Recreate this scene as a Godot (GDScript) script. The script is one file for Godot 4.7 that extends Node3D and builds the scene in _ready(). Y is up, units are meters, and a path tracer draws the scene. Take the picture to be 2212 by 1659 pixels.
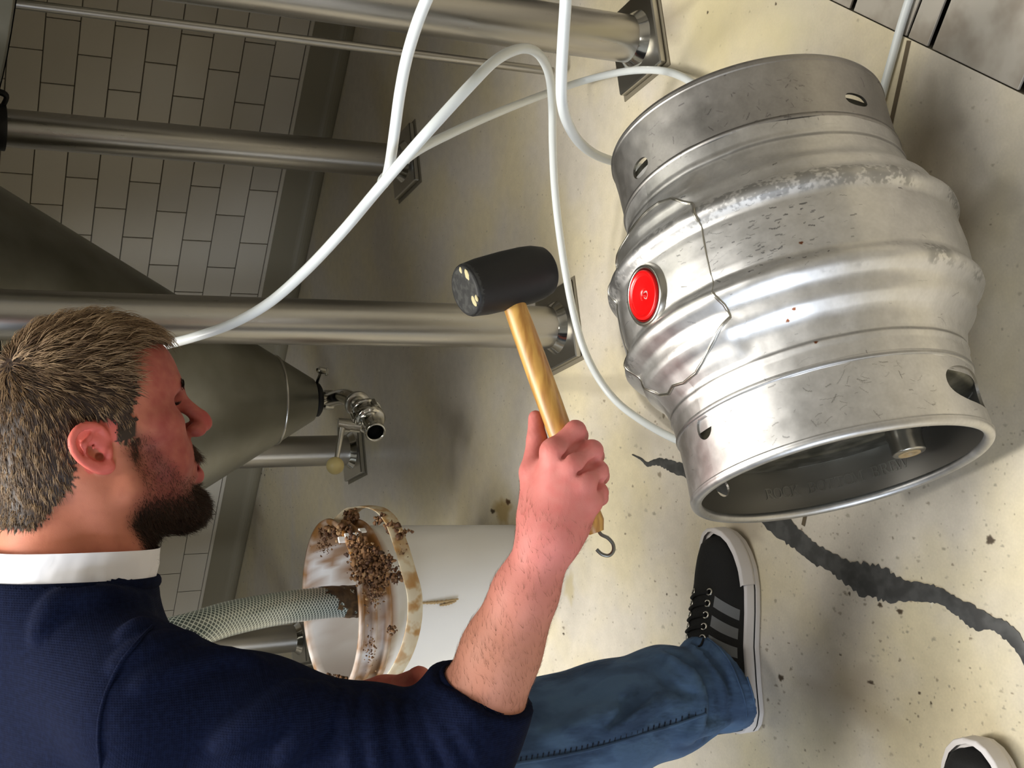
extends Node3D
# A brewery floor seen with the camera held sideways: image right is down in the world, image up is +X.

const FOC := 2800.0
const PITCH := 27.4
const EYE := Vector3(0, 1.12, 0)
var FW: Vector3
var XR: Vector3
const YU := Vector3(1, 0, 0)
var M := {}
var used := {}
var rng := RandomNumberGenerator.new()
var room_x := Vector3(0.8192, 0, 0.5736)
var room_n := Vector3(-0.5736, 0, 0.8192)
var room_o := Vector3(0.8678, 0, -3.0327)


func _ready() -> void:
	rng.seed = 7
	var p := deg_to_rad(PITCH)
	FW = Vector3(0, -sin(p), -cos(p))
	XR = Vector3(0, -cos(p), sin(p))
	setup_camera()
	setup_light()
	make_materials()
	build_room()
	build_drain()
	build_tanks()
	build_bucket()
	build_hose()
	build_cask()
	build_tubes()
	build_mallet()
	build_person()


func setup_camera() -> void:
	var c := Camera3D.new()
	c.name = "camera"
	add_child(c)
	c.transform = Transform3D(Basis(XR, YU, -FW), EYE)
	c.fov = rad_to_deg(2.0 * atan(829.5 / FOC))
	c.near = 0.05
	c.far = 50.0
	c.current = true


func setup_light() -> void:
	var w := WorldEnvironment.new()
	w.name = "environment"
	var e := Environment.new()
	e.background_mode = Environment.BG_COLOR
	e.background_color = Color(0.02, 0.02, 0.02)
	e.ambient_light_source = Environment.AMBIENT_SOURCE_DISABLED
	e.tonemap_mode = Environment.TONE_MAPPER_LINEAR
	e.tonemap_exposure = 1.09
	e.sdfgi_enabled = true
	e.ssao_enabled = true
	e.ssil_enabled = true
	w.environment = e
	add_child(w)
	# ceiling fixtures of the aisle, the last an added front fill: [x, z, energy]
	for s in LAMPS:
		ceiling_light(Vector3(s[0], CEIL, s[1]), s[2], s[3])
	# daylight from a window behind the photographer
	var l := AreaLight3D.new()
	l.name = "window_daylight"
	l.area_size = Vector2(2.0, 1.3)
	l.light_energy = 6.8
	l.light_color = Color(0.9, 0.94, 1.0)
	l.shadow_enabled = true
	l.set("area_range", 12.0)
	add_child(l)
	l.transform = Transform3D(Basis(room_x, Vector3.UP, room_n), room_o + room_x * -0.9 + room_n * (RN - 0.05) + Vector3(0, 1.6, 0))


const CEIL := 3.1
const LAMPS := [[-0.85, -2.0, 9.0, "bright ceiling panel over the tank row, left of the steel cask"], [-0.1, -1.0, 3.2, "ceiling panel above the steel cask"], [0.3, 2.2, 1.0, "added fill panel behind the photographer"]]


func ceiling_light(at_: Vector3, energy: float, label: String) -> void:
	var t := thing("ceiling_light", label, "light", at_, 0.0)
	t.transform = Transform3D(Basis(room_x, Vector3.UP, room_n), at_)
	var fr := MB.new()
	fr.box(Vector3(0, -0.03, 0), Vector3(1.36, 0.06, 0.42), 0.006)
	put("frame", fr, mat("lamp_frame", Color(0.8, 0.8, 0.8), 0.5), t)
	var df := MB.new()
	df.box(Vector3(0, -0.064, 0), Vector3(1.28, 0.008, 0.34), 0.002)
	var g := mat("lamp_diffuser", Color(0.9, 0.9, 0.9), 0.6)
	g.emission_enabled = true
	g.emission = Color(1.0, 0.98, 0.94)
	g.emission_energy_multiplier = 1.5
	put("diffuser", df, g, t)
	var l := AreaLight3D.new()
	l.name = "panel_glow"
	l.area_size = Vector2(1.28, 0.34)
	l.light_energy = energy
	l.light_color = Color(1.0, 0.985, 0.955)
	l.set("area_range", 12.0)
	l.set("area_attenuation", 2.0)
	l.shadow_enabled = true
	l.position = Vector3(0, -0.075, 0)
	l.rotation = Vector3(-PI / 2, 0, 0)
	t.add_child(l, true)


# ---------------------------------------------------------------- helpers
func px_at(px: float, py: float, d: float) -> Vector3:
	return EYE + d * (FW + (px - 1106.0) / FOC * XR + (829.5 - py) / FOC * YU)


func on_level(px: float, py: float, y := 0.0) -> Vector3:
	var r := FW + (px - 1106.0) / FOC * XR + (829.5 - py) / FOC * YU
	return EYE + r * ((y - EYE.y) / r.y)


func numbered(called: String) -> String:
	var n: int = used.get(called, 0)
	used[called] = n + 1
	return called if n == 0 else "%s_%03d" % [called, n]


func thing(called: String, label: String, category: String, at_ := Vector3.ZERO, turn := 0.0, group := "") -> Node3D:
	var o := Node3D.new()
	o.name = numbered(called)
	add_child(o, true)
	o.position = at_
	o.rotation.y = turn
	tag(o, label, category, group)
	return o


func tag(o: Node, label: String, category: String, group := "") -> void:
	o.set_meta("label", label)
	o.set_meta("category", category)
	if group:
		o.set_meta("group", group)


func put(called: String, mb: MB, m: Material, parent: Node = null, label := "") -> MeshInstance3D:
	var o := MeshInstance3D.new()
	o.name = called if parent else numbered(called)
	o.mesh = mb.mesh()
	o.material_override = m
	(parent if parent else self).add_child(o, true)
	if label:
		o.set_meta("label", label)
	return o


func struct(called: String, mb: MB, m: Material, label: String) -> MeshInstance3D:
	var o := put(called, mb, m)
	o.set_meta("kind", "structure")
	o.set_meta("label", label)
	o.set_meta("category", called.split("_")[0])
	return o


func mat(called: String, c: Color, rough := 0.5, metal := 0.0) -> StandardMaterial3D:
	var m := StandardMaterial3D.new()
	m.resource_name = called
	m.albedo_color = c
	m.roughness = rough
	m.metallic = metal
	return m


func noise(freq: float, octaves := 4, sd := 1, kind := FastNoiseLite.TYPE_SIMPLEX_SMOOTH) -> FastNoiseLite:
	var n := FastNoiseLite.new()
	n.noise_type = kind
	n.seed = sd
	n.frequency = freq
	n.fractal_octaves = octaves
	return n


func noise_tex(freq: float, octaves := 4, sd := 1, size := 512, ramp: Array = [], as_normal := false, bump := 4.0) -> NoiseTexture2D:
	var t := NoiseTexture2D.new()
	t.width = size
	t.height = size
	t.seamless = true
	t.noise = noise(freq, octaves, sd)
	if as_normal:
		t.as_normal_map = true
		t.bump_strength = bump
	if ramp:
		var g := Gradient.new()
		var o := PackedFloat32Array()
		var c := PackedColorArray()
		for r in ramp:
			o.append(r[0])
			c.append(r[1])
		g.offsets = o
		g.colors = c
		t.color_ramp = g
	return t


func tri(m: StandardMaterial3D, scale: Vector3, world := false) -> StandardMaterial3D:
	m.uv1_triplanar = true
	m.uv1_world_triplanar = world
	m.uv1_scale = scale
	return m


class MB:
	var P := PackedVector3Array()
	var UV := PackedVector2Array()
	var C := PackedColorArray()
	var I := PackedInt32Array()
	var weld := PackedInt32Array()
	var colored := false
	var T := Transform3D.IDENTITY

	func v(p: Vector3, uv := Vector2.ZERO, c := Color.WHITE) -> int:
		P.append(T * p)
		UV.append(uv)
		C.append(c)
		return P.size() - 1

	func t3(a: int, b: int, c: int) -> void:
		I.append(a)
		I.append(b)
		I.append(c)

	func quad(a: int, b: int, c: int, d: int) -> void:
		t3(a, b, c)
		t3(a, c, d)

	func flat(pts: Array) -> void:
		var k := []
		for p in pts:
			k.append(v(p))
		for i in range(1, pts.size() - 1):
			t3(k[0], k[i], k[i + 1])

	func box(c: Vector3, s: Vector3, b := 0.002) -> void:
		var h := s * 0.5
		b = minf(b, minf(h.x, minf(h.y, h.z)) * 0.9)
		# six inset faces, twelve chamfers, eight corners
		for ax in 3:
			var u := (ax + 1) % 3
			var w := (ax + 2) % 3
			for sg in [-1.0, 1.0]:
				var q := []
				for k in [[-1, -1], [1, -1], [1, 1], [-1, 1]]:
					var p := Vector3.ZERO
					p[ax] = sg * h[ax]
					p[u] = k[0] * (h[u] - b)
					p[w] = k[1] * (h[w] - b)
					q.append(c + p)
				if sg < 0:
					q.reverse()
				flat(q)
		for ax in 3:
			var u := (ax + 1) % 3
			var w := (ax + 2) % 3
			for su in [-1.0, 1.0]:
				for sw in [-1.0, 1.0]:
					var q := []
					for k in [[-1.0, 0], [1.0, 0], [1.0, 1], [-1.0, 1]]:
						var p := Vector3.ZERO
						p[ax] = k[0] * (h[ax] - b)
						p[u] = su * (h[u] - (b if k[1] == 1 else 0.0))
						p[w] = sw * (h[w] - (b if k[1] == 0 else 0.0))
						q.append(c + p)
					if su * sw < 0:
						q.reverse()
					flat(q)
		for sx in [-1.0, 1.0]:
			for sy in [-1.0, 1.0]:
				for sz in [-1.0, 1.0]:
					var s3 := Vector3(sx, sy, sz)
					var q := [c + s3 * (h - Vector3(0, b, b)), c + s3 * (h - Vector3(b, 0, b)), c + s3 * (h - Vector3(b, b, 0))]
					if sx * sy * sz < 0:
						q.reverse()
					flat(q)

	# profile of (radius, height) turned about Y; a repeated point makes a sharp edge
	func lathe(prof: Array, seg := 48, cap_start := false, cap_end := false) -> void:
		var rows := []
		var n := prof.size()
		for i in n:
			var row := PackedInt32Array()
			for k in seg + 1:
				var f := TAU * k / seg
				row.append(v(Vector3(prof[i].x * cos(f), prof[i].y, prof[i].x * sin(f)), Vector2(float(k) / seg, float(i) / maxf(1, n - 1))))
			weld.append(row[0])
			weld.append(row[seg])
			rows.append(row)
		for i in n - 1:
			if prof[i].is_equal_approx(prof[i + 1]):
				continue
			for k in seg:
				quad(rows[i][k], rows[i + 1][k], rows[i + 1][k + 1], rows[i][k + 1])
		if cap_start:
			fan(prof[0], seg, false)
		if cap_end:
			fan(prof[n - 1], seg, true)

	func fan(p: Vector2, seg: int, up: bool) -> void:
		var c := v(Vector3(0, p.y, 0))
		var r := []
		for k in seg:
			r.append(v(Vector3(p.x * cos(TAU * k / seg), p.y, p.x * sin(TAU * k / seg))))
		for k in seg:
			if up:
				t3(c, r[(k + 1) % seg], r[k])
			else:
				t3(c, r[k], r[(k + 1) % seg])

	# swept tube along points with a radius for each; squash flattens along the frame's second axis
	func tube(path: Array, radii: Array, sides := 12, caps := true, ups := Vector3.ZERO, squash := 1.0, colors: Array = []) -> void:
		var n := path.size()
		var d0: Vector3 = (path[1] - path[0]).normalized()
		var nn := ups if ups != Vector3.ZERO else (Vector3.UP if absf(d0.y) < 0.9 else Vector3.RIGHT)
		nn = (nn - d0 * nn.dot(d0)).normalized()
		var rows := []
		var run := 0.0
		for i in n:
			var d: Vector3 = (path[mini(i + 1, n - 1)] - path[maxi(i - 1, 0)]).normalized()
			if ups != Vector3.ZERO:
				nn = ups
			nn = (nn - d * nn.dot(d)).normalized()
			var bb := d.cross(nn)
			if i > 0:
				run += (path[i] - path[i - 1]).length()
			var r: float = radii[i] if radii.size() > 1 else radii[0]
			var row := PackedInt32Array()
			for k in sides + 1:
				var f := TAU * k / sides
				row.append(v(path[i] + (nn * cos(f) * squash + bb * sin(f)) * r, Vector2(float(k) / sides, run), colors[i] if colors else Color.WHITE))
			weld.append(row[0])
			weld.append(row[sides])
			rows.append(row)
		for i in n - 1:
			for k in sides:
				quad(rows[i][k], rows[i][k + 1], rows[i + 1][k + 1], rows[i + 1][k])
		if caps:
			for e in 2:
				var i := 0 if e == 0 else n - 1
				var c := v(path[i], Vector2.ZERO, colors[i] if colors else Color.WHITE)
				var ring := []
				for k in sides:
					ring.append(v_raw(P[rows[i][k]], colors[i] if colors else Color.WHITE))
				for k in sides:
					if e == 0:
						t3(c, ring[(k + 1) % sides], ring[k])
					else:
						t3(c, ring[k], ring[(k + 1) % sides])

	func v_raw(p: Vector3, c := Color.WHITE) -> int:
		P.append(p)
		UV.append(Vector2.ZERO)
		C.append(c)
		return P.size() - 1

	func ball(c: Vector3, r: Vector3, seg := 16, rings := 10, rough := 0.0, nz: FastNoiseLite = null) -> void:
		var rows := []
		for i in rings + 1:
			var a := PI * i / rings
			var row := []
			for k in seg:
				var f := TAU * k / seg
				var dir := Vector3(sin(a) * cos(f), -cos(a), sin(a) * sin(f))
				var s := 1.0
				if nz:
					s += rough * nz.get_noise_3dv((c + dir * r) * 1000.0)
				row.append(v(c + dir * r * s))
			rows.append(row)
		for i in rings:
			for k in seg:
				var k2 := (k + 1) % seg
				quad(rows[i][k], rows[i + 1][k], rows[i + 1][k2], rows[i][k2])

	func add(o: MB) -> void:
		var off := P.size()
		P.append_array(o.P)
		UV.append_array(o.UV)
		C.append_array(o.C)
		for i in o.I:
			I.append(i + off)
		for i in o.weld:
			weld.append(i + off)

	# drop the vertices that no triangle uses
	func compact() -> void:
		var to := PackedInt32Array()
		to.resize(P.size())
		to.fill(-1)
		var q := PackedVector3Array()
		var c := PackedColorArray()
		var u := PackedVector2Array()
		for k in I.size():
			var i := I[k]
			if to[i] < 0:
				to[i] = q.size()
				q.append(P[i])
				c.append(C[i])
				u.append(UV[i])
			I[k] = to[i]
		P = q
		C = c
		UV = u
		weld = PackedInt32Array()

	func mesh() -> ArrayMesh:
		var N := PackedVector3Array()
		N.resize(P.size())
		var J := PackedInt32Array()
		J.resize(I.size())
		for k in range(0, I.size(), 3):
			var a := I[k]
			var b := I[k + 1]
			var c := I[k + 2]
			var nf := (P[b] - P[a]).cross(P[c] - P[a])
			N[a] += nf
			N[b] += nf
			N[c] += nf
			J[k] = a
			J[k + 1] = c
			J[k + 2] = b
		for k in range(0, weld.size(), 2):
			var s := N[weld[k]] + N[weld[k + 1]]
			N[weld[k]] = s
			N[weld[k + 1]] = s
		for k in N.size():
			N[k] = N[k].normalized() if N[k].length_squared() > 0 else Vector3.UP
		var arr := []
		arr.resize(Mesh.ARRAY_MAX)
		arr[Mesh.ARRAY_VERTEX] = P
		arr[Mesh.ARRAY_NORMAL] = N
		arr[Mesh.ARRAY_TEX_UV] = UV
		if colored:
			arr[Mesh.ARRAY_COLOR] = C
		arr[Mesh.ARRAY_INDEX] = J
		var m := ArrayMesh.new()
		m.add_surface_from_arrays(Mesh.PRIMITIVE_TRIANGLES, arr)
		return m


func spline(pts: Array, per := 10) -> Array:
	var out := []
	var n := pts.size()
	for i in n - 1:
		var a = pts[maxi(i - 1, 0)]
		var b = pts[i]
		var c = pts[i + 1]
		var d = pts[mini(i + 2, n - 1)]
		for k in per:
			var t := float(k) / per
			out.append(0.5 * (2.0 * b + (c - a) * t + (2.0 * a - 5.0 * b + 4.0 * c - d) * t * t + (3.0 * b - a - 3.0 * c + d) * t * t * t))
	out.append(pts[n - 1])
	return out


# frame whose Y axis is y, X axis near x
func frame(o: Vector3, y: Vector3, x := Vector3(0.31, 0.2, 0.93)) -> Transform3D:
	y = y.normalized()
	x = (x - y * x.dot(y)).normalized()
	return Transform3D(Basis(x, y, x.cross(y)), o)


# ---------------------------------------------------------------- materials
func lin(c: Color) -> Color:
	return c.srgb_to_linear()


func make_materials() -> void:
	var st := mat("stainless_tube", Color(0.68, 0.67, 0.65), 0.34, 1.0)
	st.roughness_texture = noise_tex(0.02, 4, 3, 256, [[0.0, Color(0.75, 0.75, 0.75)], [1.0, Color(1, 1, 1)]])
	tri(st, Vector3(14, 1.2, 14))
	M.tube_steel = st
	var sc := mat("stainless_sheet", Color(0.6, 0.6, 0.57), 0.42, 1.0)
	sc.albedo_texture = noise_tex(0.01, 5, 9, 256, [[0.2, Color(0.8, 0.79, 0.76)], [0.8, Color(1, 1, 1)]])
	tri(sc, Vector3(2, 2, 2))
	M.sheet_steel = sc
	M.polished = mat("polished_steel", Color(0.78, 0.77, 0.74), 0.14, 1.0)
	M.lining = mat("shaded_lining_steel", Color(0.56, 0.55, 0.53), 0.45, 1.0)
	M.weld = mat("weld_steel", Color(0.72, 0.71, 0.68), 0.28, 1.0)
	M.black_rubber = mat("black_rubber", Color(0.035, 0.035, 0.035), 0.6)
	var tw := mat("white_tubing", Color(0.88, 0.9, 0.9), 0.35)
	tw.backlight_enabled = true
	tw.backlight = Color(0.35, 0.36, 0.36)
	M.tubing = tw
	# glazed wall tiles, three tones
	M.tile = []
	for k in 3:
		var tm := mat("wall_tile", Color(0.8, 0.77, 0.71).darkened(0.025 * k), 0.22)
		M.tile.append(tm)
	M.grout = mat("grout", Color(0.56, 0.52, 0.46), 0.9)
	M.trim_tile = mat("tile_edge_trim", Color(0.78, 0.75, 0.69), 0.3)
	M.paint = mat("wall_paint", Color(0.66, 0.64, 0.6), 0.8)
	M.ceiling = mat("ceiling_paint", Color(0.6, 0.6, 0.58), 0.9)
	M.floor = floor_material()
	var cv := mat("cove_epoxy", Color(0.52, 0.49, 0.41), 0.5)
	M.cove = cv
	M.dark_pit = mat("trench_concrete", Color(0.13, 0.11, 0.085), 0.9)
	var gr := mat("grate_polymer", Color(0.68, 0.655, 0.61), 0.55)
	gr.albedo_texture = noise_tex(0.012, 5, 21, 512, [[0.25, Color(0.84, 0.82, 0.8)], [0.6, Color(1, 1, 1)]])
	tri(gr, Vector3(1.5, 1.5, 1.5), true)
	M.grate = gr
	var cr := mat("crack_filler", Color(0.3, 0.3, 0.295), 0.5)
	cr.albedo_texture = noise_tex(0.02, 4, 5, 256, [[0.3, Color(0.75, 0.75, 0.75)], [0.7, Color(1, 1, 1)]])
	tri(cr, Vector3(6, 6, 6), true)
	M.crack = cr


# painted concrete: cream, with broad soiling, worn grey patches and small chips, laid out over 2.6 m by 2.6 m
func floor_material() -> StandardMaterial3D:
	var S := 1792
	var broad := noise(0.0045, 4, 11).get_image(S, S)
	var fine := noise(0.05, 3, 12).get_image(S, S)
	var grain := noise(0.35, 2, 13).get_image(S, S)
	broad.convert(Image.FORMAT_L8)
	fine.convert(Image.FORMAT_L8)
	grain.convert(Image.FORMAT_L8)
	var bd := broad.get_data()
	var fd := fine.get_data()
	var gd := grain.get_data()
	var data := PackedByteArray()
	data.resize(S * S * 3)
	for i in S * S:
		var b := bd[i] / 255.0
		var f := fd[i] / 255.0
		var g := gd[i] / 255.0
		var k := 0.97 + 0.07 * (b - 0.5) + 0.05 * (f - 0.5) + 0.05 * (g - 0.5)
		var yel := clampf((b - 0.5) * 0.25, -0.04, 0.06)
		data[i * 3] = int(clampf(214.0 * k, 0, 255))
		data[i * 3 + 1] = int(clampf(204.0 * k * (1.0 - yel * 0.15), 0, 255))
		data[i * 3 + 2] = int(clampf(182.0 * k * (1.0 - yel), 0, 255))
	var img := Image.create_from_data(S, S, false, Image.FORMAT_RGB8, data)
	var r := RandomNumberGenerator.new()
	r.seed = 99
	# chips where the paint has worn to grey concrete
	for n in 9000:
		var c := Vector2(r.randf() * S, r.randf() * S)
		var sz := 0.45 + 1.1 * pow(r.randf(), 4.0)
		blot(img, c, Vector2(sz, sz * r.randf_range(0.6, 1.6)), Color8(120, 110, 92), r.randf_range(0.12, 0.5), r)
	# chips cluster on the lit walkway and near the cask: [px, py, spread in metres, count, size]
	for q in [[1240, 1290, 0.16, 90, 3.2], [1330, 1000, 0.1, 40, 3.0], [1300, 760, 0.15, 90, 1.6], [1900, 1420, 0.25, 700, 1.2], [2050, 1150, 0.14, 260, 1.2], [1750, 1560, 0.14, 120, 2.4], [1420, 1000, 0.05, 12, 5.0]]:
		var w := on_level(q[0], q[1])
		for n in q[3]:
			var c := floor_px(w + Vector3(r.randfn() * q[2], 0, r.randfn() * q[2] * 1.3), S)
			var sz: float = 0.6 + q[4] * 0.6 * pow(r.randf(), 2.0)
			blot(img, c, Vector2(sz, sz * r.randf_range(0.8, 2.0)), Color8(146, 138, 120) if r.randf() < 0.6 else Color8(105, 92, 74), r.randf_range(0.3, 0.8), r)
	# larger stains, and shadow of cask and man painted as dark blots: [px, py, radius m x, radius m z, colour, strength]
	for q in [[1230, 1270, 0.03, 0.02, Color8(190, 175, 135), 0.7], [1385, 940, 0.05, 0.07, Color8(150, 143, 128), 0.5], [1540, 60, 0.13, 0.16, Color8(208, 196, 150), 0.7], [1700, 60, 0.12, 0.1, Color8(208, 198, 155), 0.6], [1085, 1105, 0.03, 0.04, Color8(150, 120, 60), 0.6], [1097, 1085, 0.006, 0.012, Color8(70, 42, 20), 0.9], [1064, 1105, 0.005, 0.012, Color8(52, 36, 20), 0.9], [1290, 830, 0.02, 0.22, Color8(178, 168, 145), 0.55], [1420, 60, 0.04, 0.1, Color8(120, 108, 86), 0.6], [2010, 290, 0.06, 0.05, Color8(120, 108, 88), 0.5], [2080, 480, 0.05, 0.08, Color8(118, 106, 86), 0.5], [1830, 1500, 0.05, 0.09, Color8(134, 118, 92), 0.6], [1800, 1590, 0.08, 0.06, Color8(150, 140, 115), 0.5], [1610, 1140, 0.03, 0.05, Color8(170, 158, 138), 0.7], [1897, 1273, 0.008, 0.007, Color8(236, 232, 220), 0.9], [1922, 1284, 0.010, 0.006, Color8(236, 232, 220), 0.9], [2012, 1292, 0.010, 0.005, Color8(232, 228, 214), 0.9]]:
		var w := on_level(q[0], q[1])
		blot(img, floor_px(w, S), Vector2(q[2], q[3]) * S / 2.6, q[4], q[5], r, 1.1 if q[2] > 0.035 else 0.5)
	# dark flecks of dirt
	for q in [[2138, 1168, 5, 6], [1686, 1465, 4, 6], [1900, 1308, 3, 4], [1943, 1322, 3, 5], [2036, 1305, 1, 8], [1880, 1475, 2, 6], [1985, 1498, 2, 2], [2010, 1520, 2, 2], [1217, 1370, 2, 4], [1440, 1285, 2, 2], [1815, 1415, 1, 3], [1834, 1283, 2, 2], [1528, 28, 2, 2], [1675, 10, 2, 2]]:
		blot(img, floor_px(on_level(q[0], q[1]), S), Vector2(q[2], q[3]) * 0.75, Color8(62, 50, 36), 0.9, r)
	var m := mat("painted_floor", Color.WHITE, 0.5)
	m.albedo_texture = ImageTexture.create_from_image(img)
	m.roughness_texture = noise_tex(0.01, 4, 31, 512, [[0.3, Color(0.75, 0.75, 0.75)], [0.7, Color(1, 1, 1)]])
	return m


func floor_px(w: Vector3, S: int) -> Vector2:
	return Vector2((w.x + 1.3) / 2.6, (w.z + 3.5) / 2.6) * S


func blot(img: Image, c: Vector2, rad: Vector2, col: Color, strength: float, r: RandomNumberGenerator, soft := 0.35) -> void:
	var ph := r.randf() * TAU
	var S := img.get_width()
	for y in range(int(floor(c.y - rad.y * 1.4)), int(ceil(c.y + rad.y * 1.4)) + 1):
		for x in range(int(floor(c.x - rad.x * 1.4)), int(ceil(c.x + rad.x * 1.4)) + 1):
			var d := (Vector2(x, y) - c) / rad
			var an := d.angle()
			var e := 1.0 + minf(1.0, pow(d.length(), 1.5)) * (0.16 * sin(an * 3.0 + ph) + 0.12 * sin(an * 5.0 - ph * 2.0) + 0.08 * sin(an * 9.0 + ph * 3.0))
			var k := clampf((e - d.length()) / soft, 0, 1) * strength
			if k > 0.01:
				var xx := posmod(x, S)
				var yy := posmod(y, img.get_height())
				img.set_pixel(xx, yy, img.get_pixel(xx, yy).lerp(col, k))


# ---------------------------------------------------------------- the room
func rbox(mb: MB, x0: float, x1: float, y0: float, y1: float, n0: float, n1: float, b := 0.0005) -> void:
	mb.T = Transform3D(Basis(room_x, Vector3.UP, room_n), room_o)
	mb.box(Vector3((x0 + x1) / 2, (y0 + y1) / 2, (n0 + n1) / 2), Vector3(x1 - x0, y1 - y0, n1 - n0), b)


const RX0 := -3.6
const RX1 := 2.6
const RN := 5.6


func build_room() -> void:
	# floor on both sides of the drain trench, whose near edge runs from d1 towards d2
	var d1 := on_level(1790, 0)
	var d2 := on_level(2212, 205)
	var dd := (d2 - d1).normalized()
	var across := Vector3(-dd.z, 0, dd.x)
	if across.x < 0:
		across = -across
	var a := d1 - dd * 2.6
	var b := d1 + dd * 3.9
	var fl := MB.new()
	var th := Vector3(0, -0.05, 0)
	for side in 2:
		var p := a if side == 0 else a + across * 0.3
		var q := b if side == 0 else b + across * 0.3
		var w := -across * 4.2 if side == 0 else across * 2.3
		var pts := [p, q, q + w, p + w]
		var up := []
		var dn := []
		for k in pts:
			up.append(fl.v(k, Vector2((k.x + 1.3) / 2.6, (k.z + 3.5) / 2.6)))
		for k in pts:
			dn.append(fl.v(k + th))
		if side == 0:
			fl.quad(up[0], up[3], up[2], up[1])
		else:
			fl.quad(up[0], up[1], up[2], up[3])
		for k in 4:
			var k2 := (k + 1) % 4
			var s0 := fl.v(pts[k])
			var s1 := fl.v(pts[k2])
			var s2 := fl.v(pts[k2] + th)
			var s3 := fl.v(pts[k] + th)
			if side == 0:
				fl.quad(s0, s1, s2, s3)
			else:
				fl.quad(s0, s3, s2, s1)
	var floor_o := struct("floor", fl, M.floor, "cream painted concrete floor with a dark filled crack and worn chips")
	# trench under the grate
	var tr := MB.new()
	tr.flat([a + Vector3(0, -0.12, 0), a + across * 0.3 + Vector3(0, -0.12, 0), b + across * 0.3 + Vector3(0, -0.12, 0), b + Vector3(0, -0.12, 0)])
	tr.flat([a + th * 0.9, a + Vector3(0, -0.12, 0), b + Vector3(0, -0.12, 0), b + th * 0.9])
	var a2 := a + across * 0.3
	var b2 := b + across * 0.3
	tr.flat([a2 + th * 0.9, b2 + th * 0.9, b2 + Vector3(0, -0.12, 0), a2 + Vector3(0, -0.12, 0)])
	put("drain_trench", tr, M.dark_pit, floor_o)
	# the filled saw joint that meets the drain
	var jt := MB.new()
	var j0 := on_level(1964, 88)
	var j1 := on_level(1933, 230)
	var jd := (j1 - j0).normalized()
	var jw := Vector3(-jd.z, 0, jd.x) * 0.0035
	var j2 := j0 + jd * 0.62
	jt.flat([j0 - jw + Vector3(0, 0.0006, 0), j2 - jw + Vector3(0, 0.0006, 0), j2 + jw + Vector3(0, 0.0006, 0), j0 + jw + Vector3(0, 0.0006, 0)])
	put("floor_joint", jt, mat("joint_filler", Color(0.36, 0.31, 0.23), 0.7), floor_o)
	# dark filler in the two cracks: centre line (image x, y) and half width in metres
	crack(floor_o, [[1585, 1062, 0.011], [1640, 1105, 0.012], [1690, 1140, 0.017], [1722, 1165, 0.0145], [1752, 1192, 0.0135], [1790, 1212, 0.013], [1822, 1232, 0.014], [1858, 1250, 0.02], [1895, 1258, 0.021], [1925, 1270, 0.018], [1962, 1276, 0.0125], [2010, 1282, 0.0105], [2040, 1293, 0.009], [2075, 1315, 0.0105], [2105, 1335, 0.013], [2140, 1345, 0.008], [2172, 1362, 0.0095], [2200, 1392, 0.0085], [2235, 1450, 0.0075], [2300, 1520, 0.007]], 40)
	crack(floor_o, [[1366, 982, 0.0012], [1385, 992, 0.002], [1398, 1003, 0.0035], [1415, 998, 0.005], [1432, 1000, 0.007], [1452, 1008, 0.009], [1490, 1020, 0.01], [1540, 1040, 0.011], [1590, 1066, 0.011]], 41)
	# walls: tiled back wall, painted others, ceiling
	var wb := MB.new()
	rbox(wb, RX0, RX1, 0.0, CEIL, -0.12, -0.004)
	var back := struct("wall_back", wb, M.grout, "dim back wall behind the tanks covered in staggered off-white tiles")
	build_tiles(back)
	var tp := MB.new()
	rbox(tp, RX0, RX1, 0.094, 0.1045, -0.003, 0.0045, 0.002)
	put("edge_trim", tp, M.trim_tile, back)
	# coved epoxy skirting
	var cv := MB.new()
	cv.T = Transform3D(Basis(room_x, Vector3.UP, room_n), room_o)
	var prof := [Vector2(0.0, 0.094), Vector2(0.0, 0.03)]
	for k in range(1, 8):
		var f := PI / 2 * k / 7.0
		prof.append(Vector2(0.03 - 0.03 * cos(f), 0.03 - 0.03 * sin(f) + 0.0008))
	for k in prof.size() - 1:
		var A := cv.v(Vector3(RX0, prof[k].y, prof[k].x))
		var B := cv.v(Vector3(RX1, prof[k].y, prof[k].x))
		var C_ := cv.v(Vector3(RX1, prof[k + 1].y, prof[k + 1].x))
		var D := cv.v(Vector3(RX0, prof[k + 1].y, prof[k + 1].x))
		cv.quad(A, D, C_, B)
	var bb := struct("baseboard_back", cv, M.cove, "coved epoxy skirting under the tiled back wall")
	bb.set_meta("category", "baseboard")
	var wl := MB.new()
	rbox(wl, RX0 - 0.12, RX0, 0, CEIL, -0.12, RN + 0.12)
	struct("wall_left", wl, M.paint, "plain painted side wall out of view past the bent man")
	var wr := MB.new()
	rbox(wr, RX1, RX1 + 0.12, 0, CEIL, -0.12, RN + 0.12)
	struct("wall_right", wr, M.paint, "plain painted side wall out of view past the floor drain")
	var wf := MB.new()
	rbox(wf, RX0, RX1, 0, CEIL, RN, RN + 0.12)
	struct("wall_front", wf, M.paint, "plain painted wall behind the photographer")
	var wn := MB.new()
	for e in [[-1.05, -1.0], [-0.025, 0.025], [1.0, 1.05]]:
		rbox(wn, -0.9 + e[0], -0.9 + e[1], 0.9, 2.3, RN - 0.03, RN - 0.001)
	for e in [[0.9, 0.95], [2.25, 2.3]]:
		rbox(wn, -1.95, 0.15, e[0], e[1], RN - 0.03, RN - 0.001)
	var wo := struct("window_1", wn, M.trim_tile, "daylit window in the wall behind the photographer")
	var gl := MB.new()
	rbox(gl, -1.9, 0.1, 0.95, 2.25, RN - 0.02, RN - 0.012)
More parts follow.
